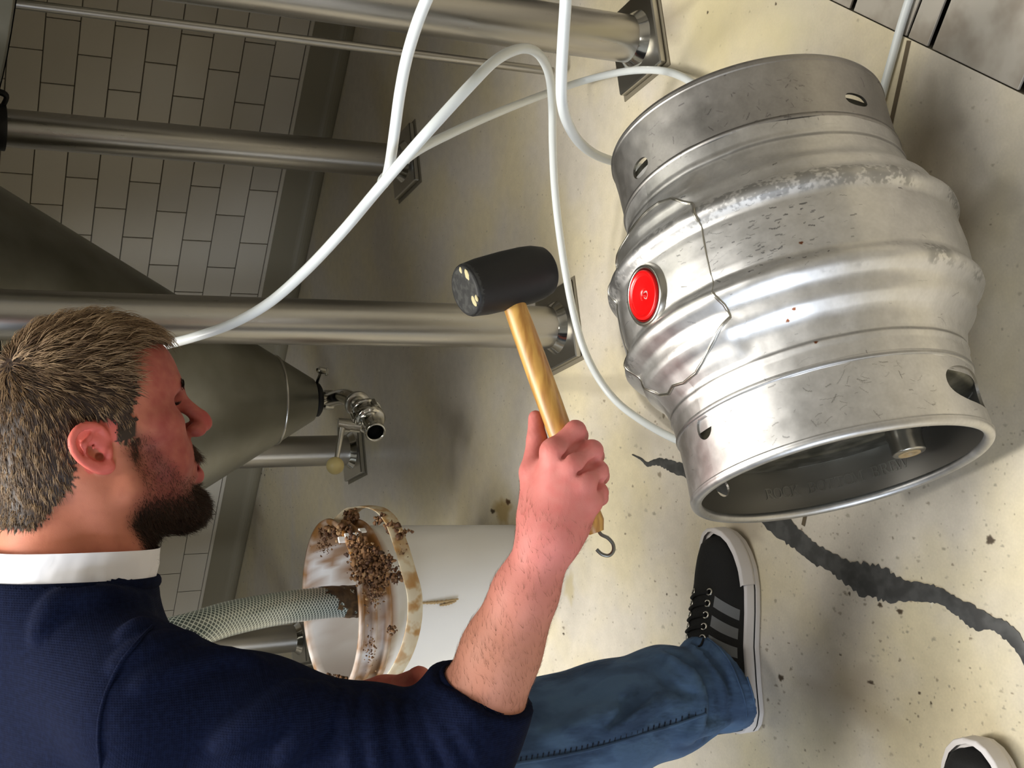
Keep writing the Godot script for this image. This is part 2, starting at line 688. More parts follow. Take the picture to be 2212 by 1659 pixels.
	var gm := mat("window_pane", Color(0.8, 0.85, 0.9), 0.3)
	gm.emission_enabled = true
	gm.emission = Color(0.85, 0.91, 1.0)
	gm.emission_energy_multiplier = 1.2
	put("pane", gl, gm, wo)
	var ce := MB.new()
	rbox(ce, RX0 - 0.12, RX1 + 0.12, CEIL, CEIL + 0.1, -0.12, RN + 0.12)
	struct("ceiling", ce, M.ceiling, "flat painted ceiling that carries the light panels")


func crack(floor_o: Node, pts: Array, sd: int) -> void:
	var r := RandomNumberGenerator.new()
	r.seed = sd
	var path := []
	var wd := []
	for q in pts:
		path.append(on_level(q[0], q[1], 0.001))
		wd.append(Vector3(q[2], 0, 0))
	path = spline(path, 7)
	wd = spline(wd, 7)
	var mb := MB.new()
	var L := []
	var R := []
	var C0 := []
	for i in path.size():
		var d: Vector3 = (path[mini(i + 1, path.size() - 1)] - path[maxi(i - 1, 0)]).normalized()
		var s := Vector3(-d.z, 0, d.x)
		var w: float = wd[i].x
		var wl := w * (1.0 + r.randf_range(-0.16, 0.16))
		var wr := w * (1.0 + r.randf_range(-0.16, 0.16))
		L.append(mb.v(path[i] + s * wl))
		C0.append(mb.v(path[i] + Vector3(0, 0.0012, 0)))
		R.append(mb.v(path[i] - s * wr))
	for i in path.size() - 1:
		mb.quad(L[i], L[i + 1], C0[i + 1], C0[i])
		mb.quad(C0[i], C0[i + 1], R[i + 1], R[i])
	put("crack_filler", mb, M.crack, floor_o)


# staggered 154 x 74 mm tiles; rows and columns that the picture shows are pieces of their own, the rest is joined
func build_tiles(back: Node3D) -> void:
	var rot := Basis(room_x, Vector3.UP, room_n)
	var proto := []
	var mb := MB.new()
	mb.box(Vector3.ZERO, Vector3(0.1543, 0.0737, 0.006), 0.0012)
	var me := mb.mesh()
	var rest := MB.new()
	rest.T = Transform3D(rot, room_o)
	var count := 0
	for row in 38:
		var y := 0.1055 + 0.07565 * row
		# the picture measures joints along -room_x from room_o: 0.132 + 0.1565 n on even rows here, 0.21 + 0.1565 n on odd ones
		var off := 0.132 if row % 2 == 0 else 0.2095
		for k in range(-17, 23):
			var x := -(off + 0.1565 * k) + 0.078
			if x - 0.08 < RX0 or x + 0.08 > RX1:
				continue
			var seen := row < 11 and x > -1.55 and x < 0.42
			if seen:
				var o := MeshInstance3D.new()
				o.name = "tile"
				o.mesh = me
				o.material_override = M.tile[posmod(k * 7 + row * 5 + (k * row) % 3, 3)]
				o.transform = Transform3D(rot, room_o + room_x * x + Vector3(0, y + 0.0378, 0) + room_n * 0.0005)
				back.add_child(o, true)
				count += 1
			else:
				var s := Vector3(0.1543, 0.0737, 0)
				var c := Vector3(x, y + 0.0378, 0.0035)
				rest.flat([c + Vector3(-s.x, -s.y, 0) / 2, c + Vector3(s.x, -s.y, 0) / 2, c + Vector3(s.x, s.y, 0) / 2, c + Vector3(-s.x, s.y, 0) / 2])
	var ro := put("tile_field", rest, M.tile[0], back)
	ro.set_meta("kind", "stuff")


func build_drain() -> void:
	var d1 := on_level(1790, 0)
	var d2 := on_level(2212, 205)
	var dd := (d2 - d1).normalized()
	var across := Vector3(-dd.z, 0, dd.x)
	if across.x < 0:
		across = -across
	# measured along dd from d1: the panel seam and the slots of 152 mm pitch
	var sd := (on_level(1955, 88) - d1).dot(dd)
	var b0 := (on_level(2007, 103) - d1).dot(dd)
	var slots := []
	for k in range(-9, 16):
		slots.append(b0 + 0.152 * k)
	# panel ends at the seam and every 0.61 m from it
	var ends := [sd - 1.216, sd - 0.608, sd, sd + 0.608, sd + 1.216]
	var names := ["cream drain grate farthest along the trench, outside the picture", "cream slotted drain grate beside the steel tank leg, left of the seam", "cream slotted drain grate nearest the steel cask, on the near side of the seam", "cream drain grate nearest the photographer"]
	for i in 4:
		var s0: float = ends[i] + 0.0022
		var s1: float = ends[i + 1] - 0.0022
		var base := d1 + dd * ((s0 + s1) / 2) + across * 0.15 + Vector3(0, -0.034, 0)
		var t := thing("drain_grate", names[i], "drain grate", Vector3.ZERO, 0.0, "drain grates along the trench")
		t.transform = Transform3D(Basis(dd, Vector3.UP, dd.cross(Vector3.UP)), base)
		var sgn := 1.0 if dd.cross(Vector3.UP).dot(across) > 0 else -1.0
		var cuts := [s0]
		for s in slots:
			if s > s0 + 0.02 and s < s1 - 0.02:
				cuts.append(s)
		cuts.append(s1)
		for k in cuts.size() - 1:
			var u0: float = cuts[k] + (0.0046 if k > 0 else 0.0)
			var u1: float = cuts[k + 1] - (0.0046 if k < cuts.size() - 2 else 0.0)
			var mb := MB.new()
			mb.box(Vector3((u0 + u1) / 2 - (s0 + s1) / 2, 0.032, 0), Vector3(u1 - u0, 0.004, 0.297), 0.0008)
			put("grate_bar", mb, M.grate, t)
		var rail := MB.new()
		for e in [-1.0, 1.0]:
			rail.box(Vector3(0, 0.01, e * 0.14), Vector3(s1 - s0, 0.014, 0.012), 0.0015)
			rail.box(Vector3(-(s1 - s0) / 2 + 0.012, 0.0235, e * 0.14), Vector3(0.018, 0.014, 0.012), 0.001)
			rail.box(Vector3((s1 - s0) / 2 - 0.012, 0.0235, e * 0.14), Vector3(0.018, 0.014, 0.012), 0.001)
		put("side_rail", rail, M.dark_pit, t)


# ---------------------------------------------------------------- tanks
func build_tanks() -> void:
	var l1 := on_level(1385, 88)
	var l2 := on_level(880, 350)
	var l3 := on_level(1213, 708)
	var l4 := on_level(768, 972)
	var l5 := l3 + l4 - l2
	var c := (l3 + l4) / 2
	c.y = 0
	var t := tank("fermenter_tank", "stainless conical tank on legs behind the man's head, with a drain valve under its cone", c, [l2, l3, l4, l5], 0.284)
	tank_valve(t, c)
	var step := c + Vector3(0.96, 0, 0.53)                         # the tanks stand in a row along the wall
	var cb := step
	cb.y = 0
	var o := tank("fermenter_tank", "second stainless tank whose one leg with a thin pipe beside it stands behind the cask", cb, [l1, cb + (l2 - c), cb + (l3 - c), cb + (l4 - c) + Vector3(0.16, 0, -0.05)], 0.3)
	var cc := c - Vector3(1.03, 0, 0.55)  # unseen third tank, added to keep light off the back wall
	tank("fermenter_tank", "third stainless tank added to the row, unseen behind the man, shading the back wall", cc, [cc + Vector3(0.37, 0, 0.37), cc + Vector3(0.37, 0, -0.37), cc + Vector3(-0.37, 0, 0.37), cc + Vector3(-0.37, 0, -0.37)], 0.3)
	# thin overflow pipe hanging down beside that leg, with its end cut off above the floor
	var r := Vector3(on_level(1196, 155, 0.03).x, 0, on_level(1196, 155, 0.03).z)
	var mb := MB.new()
	mb.lathe([Vector2(0.0058, 0.035), Vector2(0.0058, 0.032), Vector2(0.0073, 0.032), Vector2(0.0073, 0.032), Vector2(0.0073, 2.3)], 20)
	mb.T = Transform3D.IDENTITY
	var po := put("overflow_pipe", mb, M.tube_steel, o)
	po.position = r - cb
	# a scrap of white tape on it
	var tp := MB.new()
	tp.tube([Vector3(-0.006, 0.152, 0.0086), Vector3(0.0, 0.148, 0.0092), Vector3(0.011, 0.140, 0.008)], [0.0018], 8)
	var tpo := put("tape_scrap", tp, M.tubing, po)
	tpo.position = Vector3(0, 0, 0)
	# black clip on the rear leg of the first tank, at the picture's left edge
	var k := px_at(2, 218, 2.45)
	var cm := MB.new()
	cm.T = frame(Vector3.ZERO, Vector3.UP, Vector3(1, 0, 0))
	cm.lathe([Vector2(0.031, -0.012), Vector2(0.036, -0.012), Vector2(0.036, 0.012), Vector2(0.031, 0.012), Vector2(0.031, -0.012)], 24)
	cm.T = Transform3D.IDENTITY
	cm.tube(spline([Vector3(0.03, -0.006, 0.01), Vector3(0.045, -0.012, 0.02), Vector3(0.05, 0.01, 0.02), Vector3(0.04, 0.05, 0.015)], 6), [0.005], 8)
	var ko := put("cable_clip", cm, M.black_rubber)
	tag(ko, "small black cable clip round the far tank leg at the left edge", "clip")
	ko.position = Vector3(l2.x, k.y, l2.z)
	ko.scale = Vector3(1.25, 1, 1.25)


func tank(called: String, label: String, c: Vector3, legs: Array, tip: float) -> Node3D:
	var t := thing(called, label, "tank", c)
	var R := 0.541
	var top := tip + (R - 0.043) / tan(deg_to_rad(30.0))
	var cone := MB.new()
	cone.lathe([Vector2(0.038, tip), Vector2(0.043, tip), Vector2(0.043, tip), Vector2(0.043 + 0.073 * 0.5774, tip + 0.073), Vector2(0.043 + 0.3 * 0.5774, tip + 0.3), Vector2(0.043 + 0.6 * 0.5774, tip + 0.6), Vector2(R, top)], 72)
	put("cone", cone, M.sheet_steel, t)
	for y in [0.075, 0.62]:
		var w := MB.new()
		var r: float = 0.043 + y * 0.5774
		w.lathe([Vector2(r - 0.0025, tip + y - 0.003), Vector2(r + 0.0022, tip + y - 0.0015), Vector2(r + 0.0035, tip + y + 0.0015), Vector2(r + 0.001, tip + y + 0.004)], 72)
		put("weld_seam", w, M.weld, t)
	var body := MB.new()
	body.lathe([Vector2(R, 0.95), Vector2(R + 0.002, 0.93), Vector2(R + 0.004, 0.935), Vector2(R + 0.004, 0.935), Vector2(R + 0.004, 2.35), Vector2(R * 0.93, 2.45), Vector2(R * 0.7, 2.53), Vector2(0.1, 2.6), Vector2(0.0, 2.6)], 72)  # low skirt under the cone joint is added, unseen, to shade the floor
	put("shell", body, M.sheet_steel, t)
	var ang := -14.0
	for p in legs:
		var q: Vector3 = p - c
		q.y = 0
		var m := MB.new()
		m.T = Transform3D(Basis.IDENTITY, q)
		m.lathe([Vector2(0.0368, 0.014), Vector2(0.0368, 1.5), Vector2(0.0, 1.5)], 40)
		var lo := put("leg", m, M.tube_steel, t)
		var f := MB.new()
		f.T = Transform3D(Basis(Vector3.UP, deg_to_rad(-ang)), q)
		f.box(Vector3(0, 0.008, 0), Vector3(0.135, 0.012, 0.12), 0.002)
		put("foot_plate", f, M.weld, lo)
		var wd := MB.new()
		wd.T = Transform3D(Basis.IDENTITY, q)
		wd.lathe([Vector2(0.047, 0.0135), Vector2(0.043, 0.0185), Vector2(0.0385, 0.024), Vector2(0.0366, 0.027)], 40)
		put("weld_bead", wd, M.polished, lo)
		var sh := MB.new()
		sh.T = f.T
		sh.box(Vector3(0, 0.001, 0), Vector3(0.148, 0.0018, 0.132), 0.0005)
		put("grout_pad", sh, mat("dark_grout_pad", Color(0.46, 0.43, 0.36), 0.8), lo)
	return t


func tank_valve(t: Node3D, c: Vector3) -> void:
	var e0 := Vector3(0, 0.284, 0)
	var g := MB.new()
	g.lathe([Vector2(0.03, 0.281), Vector2(0.034, 0.277), Vector2(0.034, 0.271), Vector2(0.03, 0.268), Vector2(0.019, 0.267)], 32)
	put("clamp_ring", g, M.black_rubber, t)
	var loc := func(x: float, y: float, d: float) -> Vector3: return px_at(x, y, d) - c
	# elbow
	var el := MB.new()
	var path := spline([e0 + Vector3(0, -0.012, 0), e0 + Vector3(0, -0.035, 0.002), loc.call(742, 857, 2.52), loc.call(766, 868, 2.48), loc.call(786, 886, 2.44)], 7)
	el.tube(path, [0.0155], 20)
	var elo := put("outlet_elbow", el, M.polished, t)
	var fr := MB.new()
	fr.T = frame(loc.call(772, 872, 2.47), path[path.size() - 1] - path[path.size() - 3])
	fr.lathe([Vector2(0.0155, -0.006), Vector2(0.024, -0.005), Vector2(0.025, 0.0), Vector2(0.024, 0.005), Vector2(0.0155, 0.006)], 28)
	put("ferrule", fr, M.weld, elo)
	fr = MB.new()
	fr.T = frame(e0 + Vector3(0, -0.035, 0), Vector3.UP)
	fr.lathe([Vector2(0.0155, -0.009), Vector2(0.0195, -0.008), Vector2(0.0195, 0.009), Vector2(0.0155, 0.01)], 28)
	put("ferrule", fr, M.weld, elo)
	# wing nut of the clamp
	var wn := MB.new()
	var wp: Vector3 = loc.call(694, 800, 2.54)
	wn.T = frame(wp, Vector3(0.2, 1, 0.3))
	wn.box(Vector3(0, 0, 0), Vector3(0.013, 0.02, 0.011), 0.003)
	wn.box(Vector3(0, -0.013, 0), Vector3(0.008, 0.007, 0.016), 0.002)
	wn.T = Transform3D.IDENTITY
	wn.tube([wp, e0 + Vector3(0.033, -0.01, 0.003)], [0.0035], 8)
	put("wing_nut", wn, M.polished, t)
	# butterfly valve
	var vb := MB.new()
	var vc: Vector3 = loc.call(795, 898, 2.42)
	var ax: Vector3 = (loc.call(817, 947, 2.355) - vc).normalized()
	vb.T = frame(vc, ax)
	vb.lathe([Vector2(0.017, -0.02), Vector2(0.027, -0.018), Vector2(0.0285, -0.012), Vector2(0.0285, -0.012), Vector2(0.024, -0.009), Vector2(0.024, 0.006), Vector2(0.029, 0.009), Vector2(0.029, 0.016), Vector2(0.026, 0.02), Vector2(0.0185, 0.022), Vector2(0.0165, 0.034), Vector2(0.0165, 0.05), Vector2(0.0195, 0.053), Vector2(0.0195, 0.06), Vector2(0.0165, 0.061), Vector2(0.0145, 0.058), Vector2(0.0135, 0.02)], 36)
	var vo := put("butterfly_valve", vb, M.polished, t)
	var bk := MB.new()
	bk.T = frame(vc, ax)
	bk.lathe([Vector2(0.0136, 0.022), Vector2(0.0, 0.022)], 24)
	put("valve_disc", bk, M.black_rubber, vo)
	for k in 3:
		var f := TAU * k / 3.0 + 0.5
		var bo := MB.new()
		bo.T = frame(vc, ax)
		bo.box(Vector3(0.027 * cos(f), -0.002, 0.027 * sin(f)), Vector3(0.008, 0.026, 0.008), 0.002)
		put("bolt", bo, M.weld, vo)
	var hb := MB.new()
	var h0: Vector3 = loc.call(778, 922, 2.41)
	var h1: Vector3 = loc.call(730, 917, 2.40)
	hb.T = Transform3D.IDENTITY
	hb.tube([h0, h0.lerp(h1, 0.45), h0.lerp(h1, 0.46), h1], [0.011, 0.011, 0.0125, 0.0125], 20)
	put("valve_stem", hb, M.weld, vo)
	var lv := MB.new()
	lv.tube([loc.call(738, 925, 2.39), loc.call(735, 945, 2.385), loc.call(727, 993, 2.37)], [0.0075, 0.0055, 0.0045], 14)
	put("lever", lv, M.weld, vo)
	var kn := MB.new()
	kn.ball(loc.call(724, 1006, 2.365), Vector3.ONE * 0.0163, 24, 16)
	put("knob", kn, mat("cream_plastic", Color(0.8, 0.74, 0.52), 0.4), vo, "cream ball knob on the valve lever")


# ---------------------------------------------------------------- bucket, hose
func build_bucket() -> void:
	var c := Vector3(-0.384, 0, -2.134)
	var t := thing("plastic_bucket", "tall white plastic bucket caked with brown yeast round its rim, below the clear braided hose", "bucket", c)
	var pf := [Vector2(0.0, 0.001), Vector2(0.118, 0.001), Vector2(0.122, 0.006)]
	for k in range(1, 20):
		pf.append(Vector2(lerpf(0.122, 0.136, k / 20.0), lerpf(0.006, 0.31, k / 20.0)))
	pf += [Vector2(0.136, 0.31), Vector2(0.136, 0.31)]
	pf += [Vector2(0.147, 0.312), Vector2(0.149, 0.317), Vector2(0.147, 0.322), Vector2(0.1405, 0.324), Vector2(0.14, 0.336), Vector2(0.147, 0.338), Vector2(0.149, 0.342), Vector2(0.147, 0.346), Vector2(0.1405, 0.348), Vector2(0.1405, 0.358), Vector2(0.148, 0.361), Vector2(0.151, 0.365), Vector2(0.149, 0.3695), Vector2(0.144, 0.37), Vector2(0.1385, 0.366)]
	pf += [Vector2(0.1372, 0.355)]
	for k in range(1, 20):
		pf.append(Vector2(lerpf(0.1372, 0.119, k / 20.0), lerpf(0.355, 0.006, k / 20.0)))
	pf += [Vector2(0.119, 0.006), Vector2(0.0, 0.006)]
	var mb := MB.new()
	mb.lathe(pf, 96)
	var nz := noise(22.0, 4, 77)
	mb.colored = true
	for i in mb.P.size():
		var p := mb.P[i]
		var r := Vector2(p.x, p.z).length()
		var side := p.x / 0.14                                   # +1 on the picture's upper side
		var n := nz.get_noise_3dv(p) * 0.9
		var inside := r < 0.1385 and p.y > 0.01 and (r < 0.1205 + (p.y - 0.006) * 0.049)
		var s := 0.0
		if inside:
			s = smoothstep(0.05, 0.8, side * 0.75 + n + (p.y - 0.25) * 3.0) * 0.9 + smoothstep(-0.5, -0.95, side) * 0.35
			s = maxf(s, 0.14 + 0.25 * n)
		elif p.y > 0.309:
			s = 0.74 + 0.9 * n + 0.3 * side
		else:
			s = smoothstep(0.35, 0.8, n + 0.1 + (p.y - 0.3) * 2.0) * 0.2
		s = clampf(s, 0, 1)
		mb.C[i] = lin(Color(0.95, 0.95, 0.945)).lerp(lin(Color(0.60, 0.42, 0.22)), s)
	var pm := mat("stained_plastic", Color.WHITE, 0.42)
	pm.vertex_color_use_as_albedo = true
	pm.backlight_enabled = true
	pm.backlight = Color(0.5, 0.49, 0.47)
	put("body", mb, pm, t)
	# torn lid ring hanging askew round the rim
	var rp := []
	for q in [[722, 1150, 2.235], [742, 1122, 2.26], [775, 1097, 2.26], [815, 1098, 2.2], [845, 1125, 2.15], [866, 1178, 2.11], [882, 1232, 2.085], [896, 1290, 2.075], [892, 1360, 2.075], [868, 1430, 2.085], [825, 1490, 2.11], [770, 1545, 2.16]]:
		rp.append(px_at(q[0], q[1], q[2]) - c)
	var rg := MB.new()
	rg.tube(spline(rp, 10), [0.0022], 14, true, Vector3.UP, 6.0)
	var rgm := mat("milky_plastic", Color(0.86, 0.82, 0.72), 0.4)
	rgm.albedo_texture = noise_tex(0.02, 4, 61, 256, [[0.3, Color(0.8, 0.62, 0.4)], [0.52, Color(1, 1, 1)]])
	tri(rgm, Vector3(4, 4, 4))
	rgm.backlight_enabled = true
	rgm.backlight = Color(0.6, 0.57, 0.5)
	put("torn_lid_ring", rg, rgm, t, "milky torn lid ring hanging round the rim")
	# white tabs left on the rim
	var tb := MB.new()
	for q in [[738, 1166, -8.0], [752, 1158, 0.0], [768, 1157, 4.0], [783, 1146, 25.0]]:
		var p := px_at(q[0], q[1], 2.17) - c
		tb.T = Transform3D(Basis(Vector3.UP, deg_to_rad(q[2] + 40)), p)
		tb.box(Vector3.ZERO, Vector3(0.011, 0.012, 0.004), 0.001)
	put("lid_tab", tb, mat("white_plastic", Color(0.93, 0.93, 0.93), 0.35), t)
	# clods of dried yeast on the rim, the ring and the bottom inside
	var gm := MB.new()
	gm.colored = true
	var gn := noise(0.16, 2, 5)
	var r := RandomNumberGenerator.new()
	r.seed = 12
	var cols := [Color(0.30, 0.19, 0.11), Color(0.40, 0.27, 0.16), Color(0.52, 0.38, 0.25), Color(0.22, 0.14, 0.085), Color(0.64, 0.52, 0.37)]
	# [px, py, depth, spread x, spread y, count, size]
	for q in [[715, 1150, 2.22, 22, 8, 34, 0.006], [745, 1150, 2.19, 16, 14, 40, 0.006], [770, 1172, 2.15, 15, 12, 40, 0.0055], [775, 1200, 2.12, 14, 16, 60, 0.0055], [800, 1200, 2.1, 14, 14, 60, 0.0055], [790, 1240, 2.085, 20, 16, 90, 0.0055], [815, 1250, 2.085, 16, 18, 60, 0.006], [835, 1215, 2.09, 12, 14, 40, 0.005], [852, 1245, 2.085, 9, 9, 22, 0.005], [757, 1115, 2.25, 10, 12, 30, 0.0055], [825, 1122, 2.16, 10, 5, 14, 0.006], [848, 1140, 2.14, 10, 9, 24, 0.006], [862, 1165, 2.12, 7, 14, 30, 0.005], [878, 1147, 2.13, 8, 3, 10, 0.004], [868, 1205, 2.1, 7, 14, 26, 0.0045], [700, 1180, 2.26, 14, 12, 30, 0.0025], [720, 1465, 2.22, 16, 5, 70, 0.0035], [680, 1460, 2.3, 14, 5, 40, 0.003], [745, 1472, 2.19, 10, 5, 34, 0.0035], [846, 1360, 2.085, 7, 6, 16, 0.004], [808, 1290, 2.06, 18, 20, 40, 0.003], [800, 1400, 2.07, 10, 30, 40, 0.002]]:
		for n in q[5] * 3:
			var p := px_at(q[0] + r.randfn() * q[3] * 0.7, q[1] + r.randfn() * q[4] * 0.7, q[2] + r.randf_range(-0.006, 0.006)) - c
			var s: float = q[6] * (0.22 + 0.62 * pow(r.randf(), 2.0))
			var i0 := gm.P.size()
			gm.ball(p, Vector3(s * r.randf_range(0.7, 1.3), s * r.randf_range(0.6, 1.1), s * r.randf_range(0.7, 1.2)), 7, 5, 1.1, gn)
			var cc := lin(cols[r.randi() % 5]).lerp(lin(cols[r.randi() % 3]), r.randf())
			for i in range(i0, gm.P.size()):
				gm.C[i] = cc
	var ym := mat("dried_yeast", Color.WHITE, 0.75)
	ym.vertex_color_use_as_albedo = true
	var yo := put("yeast_residue", gm, ym, t, "brown crumbly yeast on the rim")
	yo.set_meta("kind", "stuff")
	# dribble down the outside
	var dr := MB.new()
	for q in [[[905, 1303], [930, 1302], [955, 1300], [990, 1294]], [[950, 1308], [968, 1304], [985, 1298]]]:
		var pp := []
		for z in q:
			var d := px_at(z[0], z[1], 2.0) - EYE
			# meet the bucket's wall
			var o2 := EYE - c
			var A: float = d.x * d.x + d.z * d.z
			var B: float = o2.x * d.x + o2.z * d.z
			var Rr := 0.134
			var k: float = (-B - sqrt(maxf(0.0, B * B - A * (o2.x * o2.x + o2.z * o2.z - Rr * Rr)))) / A
			pp.append(o2 + d * k)
		var sp := spline(pp, 8)
		var ra := []
		for i in sp.size():
			ra.append(0.0012 + 0.0022 * absf(sin(i * 1.3)) * sin(PI * i / sp.size()))
		dr.tube(sp, ra, 8)
	put("dribble", dr, mat("dried_dribble", Color(0.7, 0.6, 0.44), 0.7), t)


func build_hose() -> void:
	var pts := []
	for q in [[800, 1298, 2.235], [770, 1299, 2.23], [700, 1302, 2.18], [600, 1315, 2.08], [500, 1335, 1.98], [400, 1365, 1.9], [250, 1400, 1.86], [60, 1420, 1.86]]:
		pts.append(px_at(q[0], q[1], q[2]))
	var base: Vector3 = pts[0]
	var t := thing("braided_hose", "clear braided hose dipping from behind the shoulder into the yeast bucket", "hose", base)
	var loc := []
	for p in pts:
		loc.append(p - base)
	var path := spline(loc, 12)
	# lattice of woven cord under the clear skin
	var W := 256
	var img := Image.create(W, W, false, Image.FORMAT_RGB8)
	for y in W:
		for x in W:
			var u := x / float(W) * 4.0
			var v := y / float(W) * 4.0
			var k := minf(absf(fposmod(u + v, 1.0) - 0.5), absf(fposmod(u - v, 1.0) - 0.5))
			var s := 1.0 - smoothstep(0.1, 0.17, k)
			img.set_pixel(x, y, Color(0.27, 0.33, 0.32).lerp(Color(0.84, 0.88, 0.85), s))
	var hm := mat("braided_vinyl", Color.WHITE, 0.16)
	hm.albedo_texture = ImageTexture.create_from_image(img)
	hm.uv1_scale = Vector3(5.0, 32.0, 1)
	hm.clearcoat_enabled = true
	hm.clearcoat = 0.8
	var mb := MB.new()
	mb.tube(path, [0.0265], 36)
	put("jacket", mb, hm, t)
	# wet yeast on its lower end
	var y := MB.new()
	var sub := []
	var rad := []
	var rn := noise(40.0, 3, 8)
	for i in range(0, 40):
		sub.append(path[i])
	y.tube(sub, [0.0272], 40, false)
	var nn := MB.new()
	nn.P = y.P
	for i in nn.P.size():
		pass
	# keep only the dirty faces, with a ragged edge
	var keep := PackedInt32Array()
	for k in range(0, y.I.size(), 3):
		var p := (y.P[y.I[k]] + y.P[y.I[k + 1]] + y.P[y.I[k + 2]]) / 3.0
		var along: float = (p - loc[0]).length()
		if along < 0.088 + 0.026 * sin(y.UV[y.I[k]].x * TAU + 1.2) + 0.02 * rn.get_noise_3dv(p):
			keep.append(y.I[k])
			keep.append(y.I[k + 1])
			keep.append(y.I[k + 2])
	y.I = keep
	var lump := noise(90.0, 3, 4)
	for i in y.P.size():
		y.P[i] += Vector3(lump.get_noise_3dv(y.P[i]), lump.get_noise_3dv(y.P[i] + Vector3.ONE), lump.get_noise_3dv(y.P[i] - Vector3.ONE)) * 0.0022
	var wet := mat("wet_yeast", Color(0.4, 0.31, 0.19), 0.4)
	wet.albedo_texture = noise_tex(0.03, 4, 91, 256, [[0.3, Color(0.6, 0.55, 0.5)], [0.7, Color(1.0, 1.0, 1.0)]])
	tri(wet, Vector3(8, 8, 8))
	put("yeast_film", y, wet, t, "brown wet film of yeast on its end")


# ---------------------------------------------------------------- the cask
const CASK_R := 0.1955
var cask_profile := [Vector2(-0.150, 0.1535), Vector2(-0.139, 0.1535), Vector2(-0.139, 0.1535), Vector2(-0.137, 0.156), Vector2(-0.134, 0.1568), Vector2(-0.1155, 0.1575), Vector2(-0.113, 0.159), Vector2(-0.1105, 0.1588), Vector2(-0.108, 0.1582), Vector2(-0.1, 0.1605), Vector2(-0.092, 0.1625), Vector2(-0.086, 0.166), Vector2(-0.08, 0.172), Vector2(-0.075, 0.1765), Vector2(-0.070, 0.1785), Vector2(-0.065, 0.1795), Vector2(-0.060, 0.182), Vector2(-0.055, 0.1872), Vector2(-0.050, 0.192), Vector2(-0.0455, 0.1945), Vector2(-0.041, 0.1945), Vector2(-0.037, 0.192), Vector2(-0.033, 0.1888), Vector2(-0.0295, 0.1873), Vector2(-0.027, 0.1874), Vector2(-0.022, 0.1885), Vector2(0.0, 0.1895)]


func cask_r(s: float) -> float:
	s = -absf(s)
	for i in cask_profile.size() - 1:
		if s <= cask_profile[i + 1].x and cask_profile[i + 1].x > cask_profile[i].x:
			return lerpf(cask_profile[i].y, cask_profile[i + 1].y, clampf((s - cask_profile[i].x) / (cask_profile[i + 1].x - cask_profile[i].x), 0, 1))
	return 0.1895


func cp(s: float, deg: float, lift := 0.0) -> Vector3:
	var r := cask_r(s) + lift
	var f := deg_to_rad(deg)
	return Vector3(CASK_R + r * cos(f), s, r * sin(f))


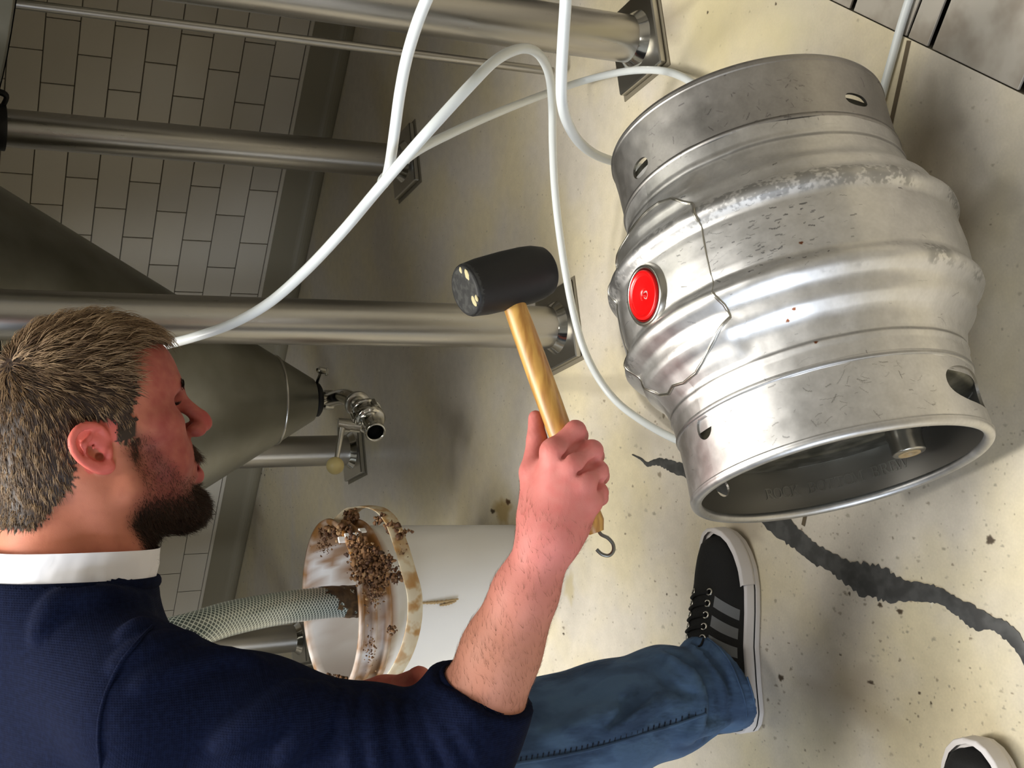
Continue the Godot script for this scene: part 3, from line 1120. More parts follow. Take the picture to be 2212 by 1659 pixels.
func build_cask() -> void:
	var psi := deg_to_rad(22.85)
	var ax := Vector3(-cos(psi), 0, sin(psi))
	var t := thing("steel_cask", "dented stainless steel cask lying on its side with a red bung on top", "cask")
	t.transform = Transform3D(Basis(Vector3.UP, ax, Vector3.UP.cross(ax)), Vector3(0.094, 0.0005, -1.119))
	var tex := cask_textures()
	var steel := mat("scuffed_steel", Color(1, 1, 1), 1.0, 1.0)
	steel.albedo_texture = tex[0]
	steel.roughness_texture = tex[1]
	steel.roughness_texture_channel = BaseMaterial3D.TEXTURE_CHANNEL_RED
	# body
	var prof := cask_profile.duplicate()
	for i in range(cask_profile.size() - 2, -1, -1):
		prof.append(Vector2(-cask_profile[i].x, cask_profile[i].y))
	var mb := MB.new()
	var SEG := 240
	var rows := []
	var nz := noise(1.3, 2, 70)
	var fine: Array = []
	for i in prof.size() - 1:
		fine.append(prof[i])
		if not prof[i].is_equal_approx(prof[i + 1]) and prof[i].x > -0.139 and prof[i + 1].x < 0.139:
			var n := int((prof[i + 1] - prof[i]).length() / 0.0028)
			for k in range(1, n):
				fine.append(prof[i].lerp(prof[i + 1], float(k) / n))
	fine.append(prof[prof.size() - 1])
	for q in fine:
		var row := []
		for k in SEG + 1:
			var f := TAU * k / SEG
			var dent: float = nz.get_noise_3d(cos(f) * 2.0, q.x * 5.0, sin(f) * 2.0) * 0.0012
			# shoulders stand a little prouder inside the crease round the bung
			var dg := rad_to_deg(f if f < PI else f - TAU)
			var pan := smoothstep(30.0, 24.0, absf(dg)) * smoothstep(0.11, 0.09, absf(q.x)) * smoothstep(0.055, 0.085, absf(q.x))
			var r: float = q.y + dent + pan * 0.006
			row.append(mb.v(Vector3(CASK_R + r * cos(f), q.x, r * sin(f)), Vector2(float(k) / SEG, (q.x + 0.21) / 0.42)))
		mb.weld.append(row[0])
		mb.weld.append(row[SEG])
		rows.append(row)
	for i in fine.size() - 1:
		if fine[i].is_equal_approx(fine[i + 1]):
			continue
		for k in SEG:
			mb.quad(rows[i][k], rows[i + 1][k], rows[i + 1][k + 1], rows[i][k + 1])
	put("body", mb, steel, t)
	# rims with their holes: [angle, s, half width round, half width along, power]
	chime(t, 1.0, steel, [[-1.0, 0.148, 0.0125, 0.0125, 2.0], [117.0, 0.163, 0.054, 0.0195, 2.4], [285.0, 0.166, 0.0125, 0.0115, 2.0]])
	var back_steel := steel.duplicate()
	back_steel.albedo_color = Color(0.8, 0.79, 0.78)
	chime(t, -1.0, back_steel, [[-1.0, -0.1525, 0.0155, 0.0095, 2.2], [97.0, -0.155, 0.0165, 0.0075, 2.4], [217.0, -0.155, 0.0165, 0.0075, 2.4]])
	# dished ends
	var en := MB.new()
	en.T = Transform3D(Basis.IDENTITY, Vector3(CASK_R, 0, 0))
	en.lathe([Vector2(0.1535, 0.148), Vector2(0.150, 0.1505), Vector2(0.14, 0.153), Vector2(0.1, 0.155), Vector2(0.096, 0.1545), Vector2(0.09, 0.152), Vector2(0.04, 0.153), Vector2(0.0, 0.153)], 96)
	var inner := mat("dull_steel", Color(0.5, 0.5, 0.47), 0.42, 1.0)
	inner.albedo_texture = noise_tex(0.02, 4, 41, 256, [[0.3, Color(0.7, 0.7, 0.68)], [0.7, Color(1, 1, 1)]])
	tri(inner, Vector3(5, 5, 5))
	var eo := put("end_plate", en, inner, t)
	var er := MB.new()
	er.T = Transform3D(Basis.IDENTITY, Vector3(CASK_R, 0, 0))
	er.lathe([Vector2(0.0, -0.172), Vector2(0.1, -0.171), Vector2(0.139, -0.168), Vector2(0.15, -0.16), Vector2(0.1535, -0.150)], 96)
	put("end_plate", er, inner, t)
	# lettering raised on the inner face of the front rim, read with the picture upright
	var word := "ROCK BOTTOM BREW"
	var st := SurfaceTool.new()
	var font := SystemFont.new()
	font.font_names = PackedStringArray(["Droid Serif"])
	var rad := 0.1538
	for k in word.length():
		if word[k] == " ":
			continue
		var tm := TextMesh.new()
		tm.text = word[k]
		tm.font = font
		tm.font_size = 32
		tm.pixel_size = 0.00053
		tm.depth = 0.0026
		tm.curve_step = 2.0
		var f := deg_to_rad(-100.0 - k * 3.95)
		var o := Vector3(CASK_R + rad * cos(f), 0.1765, rad * sin(f))
		var upv := Vector3(0, -1, 0)
		var nrm := Vector3(-cos(f), 0, -sin(f))
		st.append_from(tm, 0, Transform3D(Basis(upv.cross(nrm), upv, nrm), o))
	var lt := MeshInstance3D.new()
	lt.name = "raised_lettering"
	lt.mesh = st.commit()
	lt.material_override = mat("letter_steel", Color(0.66, 0.65, 0.63), 0.35, 1.0)
	eo.add_child(lt, true)
	# keystone bush and a smaller boss in the front end
	var kb := MB.new()
	kb.T = Transform3D(Basis.IDENTITY, Vector3(CASK_R - 0.110, -0.0185, -0.006))
	kb.lathe([Vector2(0.0195, 0.172), Vector2(0.0195, 0.181), Vector2(0.0185, 0.1825), Vector2(0.0185, 0.198), Vector2(0.0175, 0.2), Vector2(0.0125, 0.2005), Vector2(0.0115, 0.199), Vector2(0.0112, 0.188), Vector2(0.0, 0.188)], 40)
	var ko := put("keystone_bush", kb, M.weld, t)
	var kp := MB.new()
	kp.T = kb.T
	kp.lathe([Vector2(0.0122, 0.1995), Vector2(0.0122, 0.2012), Vector2(0.0062, 0.2012), Vector2(0.0058, 0.194), Vector2(0.0, 0.194)], 32)
	put("keystone_plug", kp, mat("tan_plastic", Color(0.66, 0.57, 0.42), 0.5), ko, "tan plug in the keystone bush")
	var bs := MB.new()
	bs.T = Transform3D(Basis.IDENTITY, Vector3(CASK_R + 0.06, -0.022, 0.06))
	bs.lathe([Vector2(0.014, 0.172), Vector2(0.014, 0.19), Vector2(0.012, 0.193), Vector2(0.008, 0.193), Vector2(0.0075, 0.185), Vector2(0, 0.185)], 28)
	put("boss", bs, M.polished, t)
	# bung hole flange and the red bung
	var bf := MB.new()
	bf.T = Transform3D(Basis(Vector3(0, 1, 0), Vector3(1, 0, 0), Vector3(0, 0, -1)), Vector3(CASK_R + 0.1902, 0.003, -0.0))
	bf.lathe([Vector2(0.0345, -0.006), Vector2(0.0325, 0.0012), Vector2(0.0305, 0.003), Vector2(0.0285, 0.0032), Vector2(0.0262, 0.0018), Vector2(0.026, -0.012)], 56)
	put("bung_flange", bf, M.weld, t)
	var bg := MB.new()
	bg.T = bf.T
	bg.lathe([Vector2(0.0262, -0.01), Vector2(0.0258, 0.0035), Vector2(0.0245, 0.0048), Vector2(0.0225, 0.0048), Vector2(0.021, 0.0034), Vector2(0.0195, 0.0028), Vector2(0.0075, 0.0026), Vector2(0.0048, 0.0004), Vector2(0.0034, -0.001), Vector2(0.0026, 0.0006), Vector2(0.0014, 0.0032), Vector2(0.0, 0.0038)], 48)
	var red := mat("red_bung_plastic", Color(0.85, 0.035, 0.045), 0.28)
	put("bung", bg, red, t, "round red plastic bung with a dimple")
	# thin raised crease round the bung
	var cr := MB.new()
	for line in [[[-0.093, 2.5], [-0.091, 10.0], [-0.083, 17.0], [-0.070, 21.6], [-0.062, 25.0], [-0.05, 26.5], [-0.036, 27.0]], [[-0.036, 27.0], [-0.01, 26.6], [0.02, 26.2], [0.042, 26.0]], [[0.042, 26.0], [0.055, 27.6], [0.067, 27.5], [0.08, 20.0], [0.092, 11.0], [0.097, 6.0], [0.098, -2.0], [0.094, -8.0], [0.096, -14.0], [0.09, -20.0], [0.07, -26.0], [0.042, -27.0]], [[0.042, -27.0], [0.0, -27.0], [-0.036, -27.0], [-0.07, -22.0], [-0.09, -11.0], [-0.093, 2.5]]]:
		var pp := []
		var steps := []
		for i in line.size() - 1:
			for k in 8:
				steps.append(Vector2(lerpf(line[i][0], line[i + 1][0], k / 8.0), lerpf(line[i][1], line[i + 1][1], k / 8.0)))
		steps.append(Vector2(line[line.size() - 1][0], line[line.size() - 1][1]))
		for q in steps:
			var pan := smoothstep(30.0, 24.0, absf(q.y)) * smoothstep(0.11, 0.09, absf(q.x)) * smoothstep(0.055, 0.085, absf(q.x))
			pp.append(cp(q.x, q.y, pan * 0.006 - 0.0003))
		var thin: float = 0.0009 if absf(line[0][0] + line[line.size() - 1][0]) < 0.01 else 0.0019
		cr.tube(pp, [thin], 8)
	put("crease_bead", cr, M.weld, t)


func chime(t: Node3D, sg: float, m: Material, holes: Array) -> void:
	# cross-section from the seam to the rolled lip, then back inside
	var out := [Vector2(0.130, 0.1572), Vector2(0.1325, 0.1585), Vector2(0.1345, 0.1585), Vector2(0.1365, 0.1568), Vector2(0.139, 0.1562)]
	var seg := 320
	var mb := MB.new()
	var lin_ := MB.new()                                              # the inner face and the cut edges, colour darkened for the shade inside the rim
	var n := 26
	var s0 := 0.136
	var s1 := 0.199
	var grid_o := []
	var grid_i := []
	var inside := []
	for i in n + 1:
		var s := lerpf(s0, s1, float(i) / n)
		var ro := 0.1562 + 0.0012 * smoothstep(0.17, 0.2, s)
		var a := []
		var b := []
		var w := []
		for k in seg:
			var f := 360.0 * k / seg
			var q := Vector2(f, s * sg)
			var is_in := false
			for h in holes:
				var dx := deg_to_rad(wrapf(q.x - h[0], -180.0, 180.0)) * 0.156
				var dy: float = q.y - h[1]
				var nn := pow(pow(absf(dx) / h[2], h[4]) + pow(absf(dy) / h[3], h[4]), 1.0 / h[4])
				if nn < 1.0:
					is_in = true
					if nn < 0.05:
						nn = 0.05
					q = Vector2(h[0] + rad_to_deg(dx / nn / 0.156), h[1] + dy / nn)
			var fr := deg_to_rad(q.x)
			var uv := Vector2(fposmod(f, 360.0) / 360.0, (q.y + 0.21) / 0.42)
			a.append(mb.v(Vector3(CASK_R + ro * cos(fr), q.y, ro * sin(fr)), uv))
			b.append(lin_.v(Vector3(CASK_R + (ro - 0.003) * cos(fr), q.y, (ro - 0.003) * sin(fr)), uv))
			w.append(is_in)
		grid_o.append(a)
		grid_i.append(b)
		inside.append(w)
	var gone := func(i: int, k: int) -> bool:
		if i < 0 or i >= n:
			return false
		k = posmod(k, seg)
		var k2 := (k + 1) % seg
		return inside[i][k] and inside[i][k2] and inside[i + 1][k] and inside[i + 1][k2]
	for i in n:
		for k in seg:
			if gone.call(i, k):
				continue
			var k2 := (k + 1) % seg
			var A := [grid_o[i][k], grid_o[i + 1][k], grid_o[i + 1][k2], grid_o[i][k2]]
			var B := [grid_i[i][k], grid_i[i][k2], grid_i[i + 1][k2], grid_i[i + 1][k]]
			if sg < 0:
				A.reverse()
				B.reverse()
			mb.quad(A[0], A[1], A[2], A[3])
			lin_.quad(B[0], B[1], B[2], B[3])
			# walls of the holes
			for e in [[-1, 0, i, k, i, k2], [1, 0, i + 1, k2, i + 1, k], [0, -1, i + 1, k, i, k], [0, 1, i, k2, i + 1, k2]]:
				if gone.call(i + e[0], k + e[1]):
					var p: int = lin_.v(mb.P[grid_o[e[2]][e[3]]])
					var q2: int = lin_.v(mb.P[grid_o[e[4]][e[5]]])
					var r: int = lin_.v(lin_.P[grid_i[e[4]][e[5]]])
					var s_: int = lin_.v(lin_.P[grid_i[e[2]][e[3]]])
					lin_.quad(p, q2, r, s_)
	# weld line at the seam and the rolled lip
	var lip := [Vector2(0.1572, 0.1985), Vector2(0.1585, 0.2)]
	for k in 11:
		var f := -PI * 0.12 + PI * 1.15 * k / 10.0
		lip.append(Vector2(0.1525 + 0.0058 * cos(f), 0.2025 + 0.0058 * sin(f)))
	lip.append(Vector2(0.1475, 0.2))
	lip.append(Vector2(0.1535, 0.1975))
	var seam := [Vector2(0.1535, 0.1362), Vector2(0.1568, 0.1362), Vector2(0.158, 0.1352), Vector2(0.1584, 0.1335), Vector2(0.158, 0.1318), Vector2(0.1572, 0.1308)]
	if sg > 0:
		seam.reverse()
	for pr in [lip, seam]:
		var pf := []
		for q in pr:
			pf.append(Vector2(q.x, q.y * sg))
		if (sg < 0) == (pr == lip):
			pf.reverse()
		var l := MB.new()
		l.T = Transform3D(Basis.IDENTITY, Vector3(CASK_R, 0, 0))
		if pr == seam:
			if sg < 0:
				pf.reverse()
				pf.reverse()
		l.lathe(pf, 160)
		for i in l.UV.size():
			l.UV[i] = Vector2(l.UV[i].x, (l.P[i].y + 0.21) / 0.42)
		mb.add(l)
	var ro_ := put("front_rim" if sg > 0 else "back_rim", mb, m, t)
	put("shaded_rim_face", lin_, M.lining, ro_)


func cask_textures() -> Array:
	var W := 1536
	var H := 640
	var big := noise(0.006, 4, 51).get_image(W, H)
	var mid := noise(0.03, 4, 52).get_image(W, H)
	var fin := noise(0.12, 3, 53).get_image(W, H)
	for im in [big, mid, fin]:
		im.convert(Image.FORMAT_L8)
	var bd: PackedByteArray = big.get_data()
	var md: PackedByteArray = mid.get_data()
	var fd: PackedByteArray = fin.get_data()
	var al := PackedByteArray()
	al.resize(W * H * 3)
	var ro := PackedByteArray()
	ro.resize(W * H)
	for y in H:
		var s := (y + 0.5) / H * 0.42 - 0.21
		var rub := 0.0
		for c in [-0.0435, 0.0435]:
			rub = maxf(rub, 1.0 - absf(s - c) / 0.013)
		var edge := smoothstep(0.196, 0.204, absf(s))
		for x in W:
			var i := y * W + x
			var b := bd[i] / 255.0
			var m := md[i] / 255.0
			var f := fd[i] / 255.0
			var v := 0.86 + 0.05 * (b - 0.5) + 0.06 * (m - 0.5) + 0.04 * (f - 0.5)
			var r := 0.44 + 0.12 * (b - 0.5) + 0.06 * (m - 0.5)
			if rub > 0.0:
				var k := smoothstep(0.38, 0.55, 1.0 - (0.5 * m + 0.5 * f) + (rub - 0.55) * 0.25) * smoothstep(0.0, 0.3, rub) * smoothstep(0.42, 0.62, b)
				v = lerpf(v, 0.6, k * 0.7)
				r = lerpf(r, 0.5, k)
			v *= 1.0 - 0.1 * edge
			var gl := maxf(1.0 - absf(absf(s) - 0.1095) / 0.0022, 1.0 - absf(absf(s) - 0.1345) / 0.0022)  # shade of the grooves painted into the steel colour as darker lines
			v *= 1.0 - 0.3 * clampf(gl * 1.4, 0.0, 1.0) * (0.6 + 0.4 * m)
			al[i * 3] = int(clampf(v * 252.0, 0, 255))
			al[i * 3 + 1] = int(clampf(v * 251.0, 0, 255))
			al[i * 3 + 2] = int(clampf(v * 250.0, 0, 255))
			ro[i] = int(clampf(r * 255.0, 0, 255))
	var A := Image.create_from_data(W, H, false, Image.FORMAT_RGB8, al)
	var R := Image.create_from_data(W, H, false, Image.FORMAT_L8, ro)
	R.convert(Image.FORMAT_RGB8)
	var rg := RandomNumberGenerator.new()
	rg.seed = 31
	# scratches: mostly along the turning direction, darker than the steel
	for n in 420:
		var c := Vector2(rg.randf() * W, rg.randf() * H)
		var an := rg.randfn() * 0.35 + (PI / 2 if rg.randf() < 0.12 else 0.0)
		var ln := 3.0 + 26.0 * pow(rg.randf(), 3.0)
		scratch(A, c, an, ln, Color(0.36, 0.36, 0.37), 0.08 + 0.45 * pow(rg.randf(), 2.5), rg)
	# a thicker crop on the side that faces the picture: 20 to 75 degrees, near the middle band
	for n in 170:
		var c := Vector2((42.0 + rg.randfn() * 14.0) / 360.0 * W, (0.5 + rg.randfn() * 0.06) * H)
		scratch(A, c, rg.randfn() * 0.3, 2.0 + rg.randf() * 7.0, Color(0.25, 0.25, 0.26), 0.6 * rg.randf(), rg)
	for n in 80:
		var c := Vector2((8.0 + rg.randf() * 70.0) / 360.0 * W, (0.06 + rg.randf() * 0.14) * H)
		scratch(A, c, rg.randfn() * 0.9, 3.0 + rg.randf() * 10.0, Color(0.4, 0.4, 0.4), 0.5 * rg.randf(), rg)
	for n in 90:
		var c := Vector2((10.0 + rg.randf() * 80.0) / 360.0 * W, (0.83 + rg.randf() * 0.13) * H)
		scratch(A, c, rg.randfn() * 0.6, 3.0 + rg.randf() * 12.0, Color(0.42, 0.41, 0.4), 0.5 * rg.randf(), rg)
	# rust dots
	for q in [[44.0, 0.085], [47.0, 0.078], [51.0, 0.111], [54.0, 0.02]]:
		blot(A, Vector2(q[0] / 360.0 * W, (q[1] + 0.21) / 0.42 * H), Vector2(3.0, 2.2), Color(0.42, 0.22, 0.12), 0.9, rg)
	# pale splashes by the bung
	for q in [[-9.0, 0.02, 3.4], [-12.0, 0.0, 1.6], [-13.0, -0.006, 1.4], [-14.0, 0.03, 1.6], [-15.0, 0.04, 1.2], [-11.0, 0.008, 1.2]]:
		blot(A, Vector2(fposmod(q[0], 360.0) / 360.0 * W, (q[1] + 0.21) / 0.42 * H), Vector2(q[2] * 1.3, q[2] * 1.7), Color(0.97, 0.97, 0.95), 0.8, rg)
	return [ImageTexture.create_from_image(A), ImageTexture.create_from_image(R)]


func scratch(img: Image, c: Vector2, an: float, ln: float, col: Color, k: float, r: RandomNumberGenerator) -> void:
	var d := Vector2(cos(an), sin(an))
	var bend := r.randfn() * 0.02
	var n := int(ln) + 1
	for i in n:
		var p := c + d * (i - n / 2.0) + Vector2(-d.y, d.x) * bend * pow(i - n / 2.0, 2.0)
		var x := posmod(int(p.x), img.get_width())
		var y := clampi(int(p.y), 0, img.get_height() - 1)
		img.set_pixel(x, y, img.get_pixel(x, y).lerp(col, k))
		if k > 0.4 and y + 1 < img.get_height():
			img.set_pixel(x, y + 1, img.get_pixel(x, y + 1).lerp(col, k * 0.6))


# ---------------------------------------------------------------- tubing and mallet
func tubing(label: String, pts: Array, r0 := 0.006) -> void:
	var w := []
	for q in pts:
		w.append(px_at(q[0], q[1], q[2]) if q[2] > 0 else on_level(q[0], q[1], -q[2]))
	var base: Vector3 = w[0]
	for p in w:
		if p.y < base.y:
			base = p
	var l := []
	for p in w:
		l.append(p - base)
	var mb := MB.new()
	mb.tube(spline(l, 14), [r0], 14)
	var o := put("plastic_tube", mb, M.tubing)
	tag(o, label, "tubing", "white plastic tubing")
	o.position = base


func build_tubes() -> void:
	tubing("white plastic tube looping up from behind the head and down to the floor", [[120, 800, 1.72], [250, 775, 1.68], [350, 747, 1.63], [420, 728, 1.6], [500, 700, 1.56], [580, 655, 1.5], [660, 585, 1.46], [740, 500, 1.42], [820, 405, 1.4], [900, 312, 1.36], [960, 245, 1.35], [1020, 180, 1.36], [1065, 135, 1.4], [1105, 111, 1.46], [1140, 105, 1.52], [1168, 122, 1.62], [1187, 165, 1.74], [1193, 230, 1.85], [1194, 310, 1.92], [1198, 400, 1.98], [1207, 490, 2.02], [1222, 590, 2.05], [1240, 680, 2.06], [1262, 755, 2.06], [1295, 820, 2.04], [1335, 870, 2.02], [1385, 908, 1.98], [1440, 940, 1.93], [1500, 965, 1.88], [1560, 980, -0.007]])
	tubing("white plastic tube with a sharp bend that runs back behind the cask rim", [[965, -90, 1.22], [935, -30, 1.24], [905, 40, 1.26], [880, 120, 1.3], [864, 200, 1.34], [853, 280, 1.38], [843, 350, 1.425], [836, 382, 1.44], [829, 396, 1.45], [827, 390, 1.465], [838, 377, 1.475], [870, 348, 1.5], [910, 320, 1.56], [970, 290, 1.68], [1040, 258, 1.83], [1120, 225, 2.0], [1200, 195, 2.12], [1270, 172, 2.16], [1340, 156, 2.07], [1400, 151, 2.0], [1450, 157, 1.94], [1495, 178, 1.88], [1540, 215, 1.83], [1600, 280, -0.008]])
	tubing("white plastic tube dropping from the top edge and curling behind the cask's upper rim", [[1224, -90, 1.24], [1222, 0, 1.27], [1217, 80, 1.29], [1213, 160, 1.32], [1214, 220, 1.36], [1226, 265, 1.43], [1250, 305, 1.52], [1285, 333, 1.62], [1330, 350, 1.7], [1390, 365, 1.75], [1460, 400, 1.76], [1540, 460, -0.008]])
	tubing("short straight stretch of white tube lying across the drain grate behind the cask", [[1995, -90, -0.006], [1967, -10, -0.006], [1945, 60, -0.006], [1930, 115, -0.006], [1912, 180, -0.006], [1885, 280, -0.006], [1850, 380, -0.006]], 0.0052)


func build_mallet() -> void:
	var hc := px_at(1092, 606, 1.38)
	var ax := (0.866 * (0.955 * XR + 0.29 * YU) + 0.5 * FW).normalized()
	var hd := (0.33 * XR - 0.94 * YU - 0.09 * FW).normalized()
	hd = (hd - ax * hd.dot(ax)).normalized()
	var t := thing("rubber_mallet", "black rubber mallet with a wooden handle held above the cask", "mallet", hc)
	var mb := MB.new()
	mb.T = frame(Vector3.ZERO, ax, hd)
	mb.lathe([Vector2(0.0, -0.052), Vector2(0.025, -0.052), Vector2(0.0275, -0.0495), Vector2(0.0285, -0.046), Vector2(0.0305, -0.03), Vector2(0.0315, 0.0), Vector2(0.0312, 0.025), Vector2(0.03, 0.038), Vector2(0.0265, 0.05), Vector2(0.024, 0.0525), Vector2(0.0, 0.053)], 48)
	put("head", mb, M.black_rubber, t)
	var wf := MB.new()
	wf.T = mb.T
	wf.lathe([Vector2(0.0, -0.0526), Vector2(0.0225, -0.0524), Vector2(0.0262, -0.051), Vector2(0.0284, -0.0475), Vector2(0.0288, -0.043)], 40)
	var wm := mat("worn_rubber", Color(0.2, 0.2, 0.19), 0.75)
	wm.albedo_texture = noise_tex(0.035, 3, 19, 256, [[0.42, Color(0.5, 0.5, 0.5)], [0.6, Color(1.0, 1.0, 0.98)], [0.72, Color(2.6, 2.5, 2.1)]])
	tri(wm, Vector3(9, 9, 9))
	put("worn_face", wf, wm, t, "grey scuffed striking face")
	var sp := MB.new()
	sp.T = mb.T
	for q in [[2.2, 0.0215, 0.006], [2.75, 0.022, 0.004], [0.7, 0.0195, 0.0065], [0.95, 0.024, 0.004]]:
		sp.ball(Vector3(q[1] * cos(q[0]), -0.052, q[1] * sin(q[0])), Vector3(q[2], 0.0012, q[2] * 0.6), 14, 8, 0.3, noise(0.15, 2, 3))
	put("paint_fleck", sp, mat("dried_paint", Color(0.72, 0.68, 0.52), 0.8), t)
	# handle: oval, a little thinner behind the head
	var hl := MB.new()
	var path := []
	var rad := []
	for i in 25:
		var u := i / 24.0
		path.append(hd * lerpf(0.026, 0.283, u))
		rad.append(0.0118 + 0.0012 * sin(u * PI * 1.3) + 0.001 * smoothstep(0.85, 1.0, u) - (0.004 if i == 24 else 0.0))
	hl.tube(path, rad, 20, true, ax, 1.05)
	var wd := mat("handle_wood", Color(0.80, 0.62, 0.30), 0.4)
	wd.albedo_texture = noise_tex(0.02, 4, 29, 256, [[0.3, Color(0.8, 0.72, 0.62)], [0.65, Color(1, 1, 1)]])
	tri(wd, Vector3(3, 20, 20))
	wd.clearcoat_enabled = true
	wd.clearcoat = 0.5
	put("handle", hl, wd, t)
	var hk := MB.new()
	var loc := func(x: float, y: float, d: float) -> Vector3: return px_at(x, y, d) - hc
	hk.tube(spline([hd * 0.28, loc.call(1288, 1133, 1.355), loc.call(1297, 1153, 1.352), loc.call(1313, 1162, 1.35), loc.call(1324, 1175, 1.35), loc.call(1325, 1190, 1.35), loc.call(1315, 1200, 1.35), loc.call(1300, 1197, 1.35), loc.call(1289, 1187, 1.35)], 7), [0.0019], 10)
	put("screw_hook", hk, mat("hook_steel", Color(0.5, 0.5, 0.48), 0.35, 1.0), t, "bent steel screw hook in the butt")


# ---------------------------------------------------------------- smooth bodies: distance fields meshed as surface nets
class Field:
	var kind := PackedInt32Array()      # 0 tapered capsule, 1 ellipsoid, 2 half space
	var op := PackedInt32Array()        # 0 join, 1 cut, 2 keep inside
	var A := PackedVector3Array()
	var B := PackedVector3Array()
	var ra := PackedFloat32Array()
	var rb := PackedFloat32Array()
	var kk := PackedFloat32Array()
	var inv: Array[Basis] = []
	var rad := PackedVector3Array()
	var lo := Vector3.ONE * 1e9
	var hi := Vector3.ONE * -1e9

	func _add(k: int, o: int, a: Vector3, b: Vector3, r0: float, r1: float, blend: float, bs: Basis, rr: Vector3) -> void:
		kind.append(k)
		op.append(o)
		A.append(a)
		B.append(b)
		ra.append(r0)
		rb.append(r1)
		kk.append(maxf(blend, 1e-5))
		inv.append(bs)
		rad.append(rr)
		if o == 0 and k != 2:
			var m := maxf(maxf(r0, r1), maxf(rr.x, maxf(rr.y, rr.z)))
			lo = lo.min(a.min(b) - Vector3.ONE * m)
			hi = hi.max(a.max(b) + Vector3.ONE * m)

	func cap(a: Vector3, b: Vector3, r0: float, r1: float, blend := 0.01, o := 0) -> void:
		_add(0, o, a, b, r0, r1, blend, Basis.IDENTITY, Vector3.ZERO)

	func chain(pts: Array, radii: Array, blend := 0.01, o := 0) -> void:
		for i in pts.size() - 1:
			cap(pts[i], pts[i + 1], radii[i], radii[i + 1], blend, o)

	func ell(c: Vector3, r: Vector3, blend := 0.01, o := 0, turn := Basis.IDENTITY) -> void:
		_add(1, o, c, c, 0.0, 0.0, blend, turn.inverse(), r)

	func half(p: Vector3, n: Vector3, blend := 0.004) -> void:
		_add(2, 2, p, n.normalized(), 0, 0, blend, Basis.IDENTITY, Vector3.ZERO)

	func part(i: int, p: Vector3) -> float:
		match kind[i]:
			0:
				var ba := B[i] - A[i]
				var pa := p - A[i]
				var l := ba.length_squared()
				var h := 0.0 if l < 1e-12 else clampf(pa.dot(ba) / l, 0.0, 1.0)
				return (pa - ba * h).length() - lerpf(ra[i], rb[i], h)
			1:
				var q := inv[i] * (p - A[i])
				var s := q / rad[i]
				var k0 := s.length()
				var k1 := (s / rad[i]).length()
				return k0 * (k0 - 1.0) / maxf(k1, 1e-6) if k0 > 1e-6 else -minf(rad[i].x, minf(rad[i].y, rad[i].z))
		return (p - A[i]).dot(B[i])

	func mix(v: float, e: float, i: int) -> float:
		var k := kk[i]
		if op[i] == 0:
			var h2 := maxf(k - absf(v - e), 0.0) / k
			return minf(v, e) - h2 * h2 * k * 0.25
		if op[i] == 1:
			e = -e
		var h3 := maxf(k - absf(v - e), 0.0) / k
		return maxf(v, e) + h3 * h3 * k * 0.25

	func d(p: Vector3) -> float:
		var v := 1e3
		for i in kind.size():
			v = mix(v, part(i, p), i)
		return v

	# the same with only the listed primitives
	func dl(p: Vector3, list: PackedInt32Array) -> float:
		var v := 1e3
		for i in list:
			var e: float
			if kind[i] == 0:
				var ba := B[i] - A[i]
				var pa := p - A[i]
				var l := ba.length_squared()
				var h := 0.0 if l < 1e-12 else clampf(pa.dot(ba) / l, 0.0, 1.0)
				e = (pa - ba * h).length() - lerpf(ra[i], rb[i], h)
			else:
				e = part(i, p)
			var k := kk[i]
			if op[i] == 0:
				if e < v + k:
					var h2 := maxf(k - absf(v - e), 0.0) / k
					v = minf(v, e) - h2 * h2 * k * 0.25
			else:
				v = mix(v, e, i)
		return v

	# primitives that can matter within r of c, given the list so far
	func near(c: Vector3, r: float, list: PackedInt32Array) -> PackedInt32Array:
		var es := PackedFloat32Array()
		var v := 1e3
		for i in list:
			var e := part(i, c)
			es.append(e)
			v = mix(v, e, i)
		near_v = v
		var out := PackedInt32Array()
		var m := r * 2.2
		for n in list.size():
			var i := list[n]
			var e := es[n]
			if op[i] == 0:
				if e < absf(v) + m + kk[i]:
					out.append(i)
			elif op[i] == 1:
				if -e > v - m - kk[i]:
					out.append(i)
			elif e > v - m - kk[i]:
				out.append(i)
		return out

	var near_v := 0.0

	func normal(p: Vector3, h := 0.002) -> Vector3:
		return Vector3(d(p + Vector3(h, 0, 0)) - d(p - Vector3(h, 0, 0)), d(p + Vector3(0, h, 0)) - d(p - Vector3(0, h, 0)), d(p + Vector3(0, 0, h)) - d(p - Vector3(0, 0, h))).normalized()

	# where a ray meets the surface, or INF
	func hit(o: Vector3, dir: Vector3, t0 := 0.7, t1 := 2.6) -> Vector3:
		dir = dir.normalized()
		var t := t0
		for i in 120:
			var e := d(o + dir * t)
			if e < 0.0006:
				return o + dir * t
			t += e * 0.8
			if t > t1:
				break
		return Vector3.INF

	func nets(cell: float) -> MB:
		var o := lo - Vector3.ONE * cell * 3.0
		var n := Vector3i(((hi - lo) / cell).ceil()) + Vector3i(7, 7, 7)
		var bs := 5
		var nb := Vector3i((n.x + bs - 1) / bs, (n.y + bs - 1) / bs, (n.z + bs - 1) / bs)
		n = nb * bs + Vector3i.ONE
		var sy := n.x
		var sz := n.x * n.y
		var val := PackedFloat32Array()
		val.resize(n.x * n.y * n.z)
		val.fill(1e6)
		var cells := PackedInt32Array()
		cells.resize(val.size())
		cells.fill(-1)
		var live: Array[Vector3i] = []
		var reach := cell * bs * 0.95 + cell
		var every := PackedInt32Array(range(kind.size()))
		var half_diag := cell * bs * 0.87
		var sup := 4
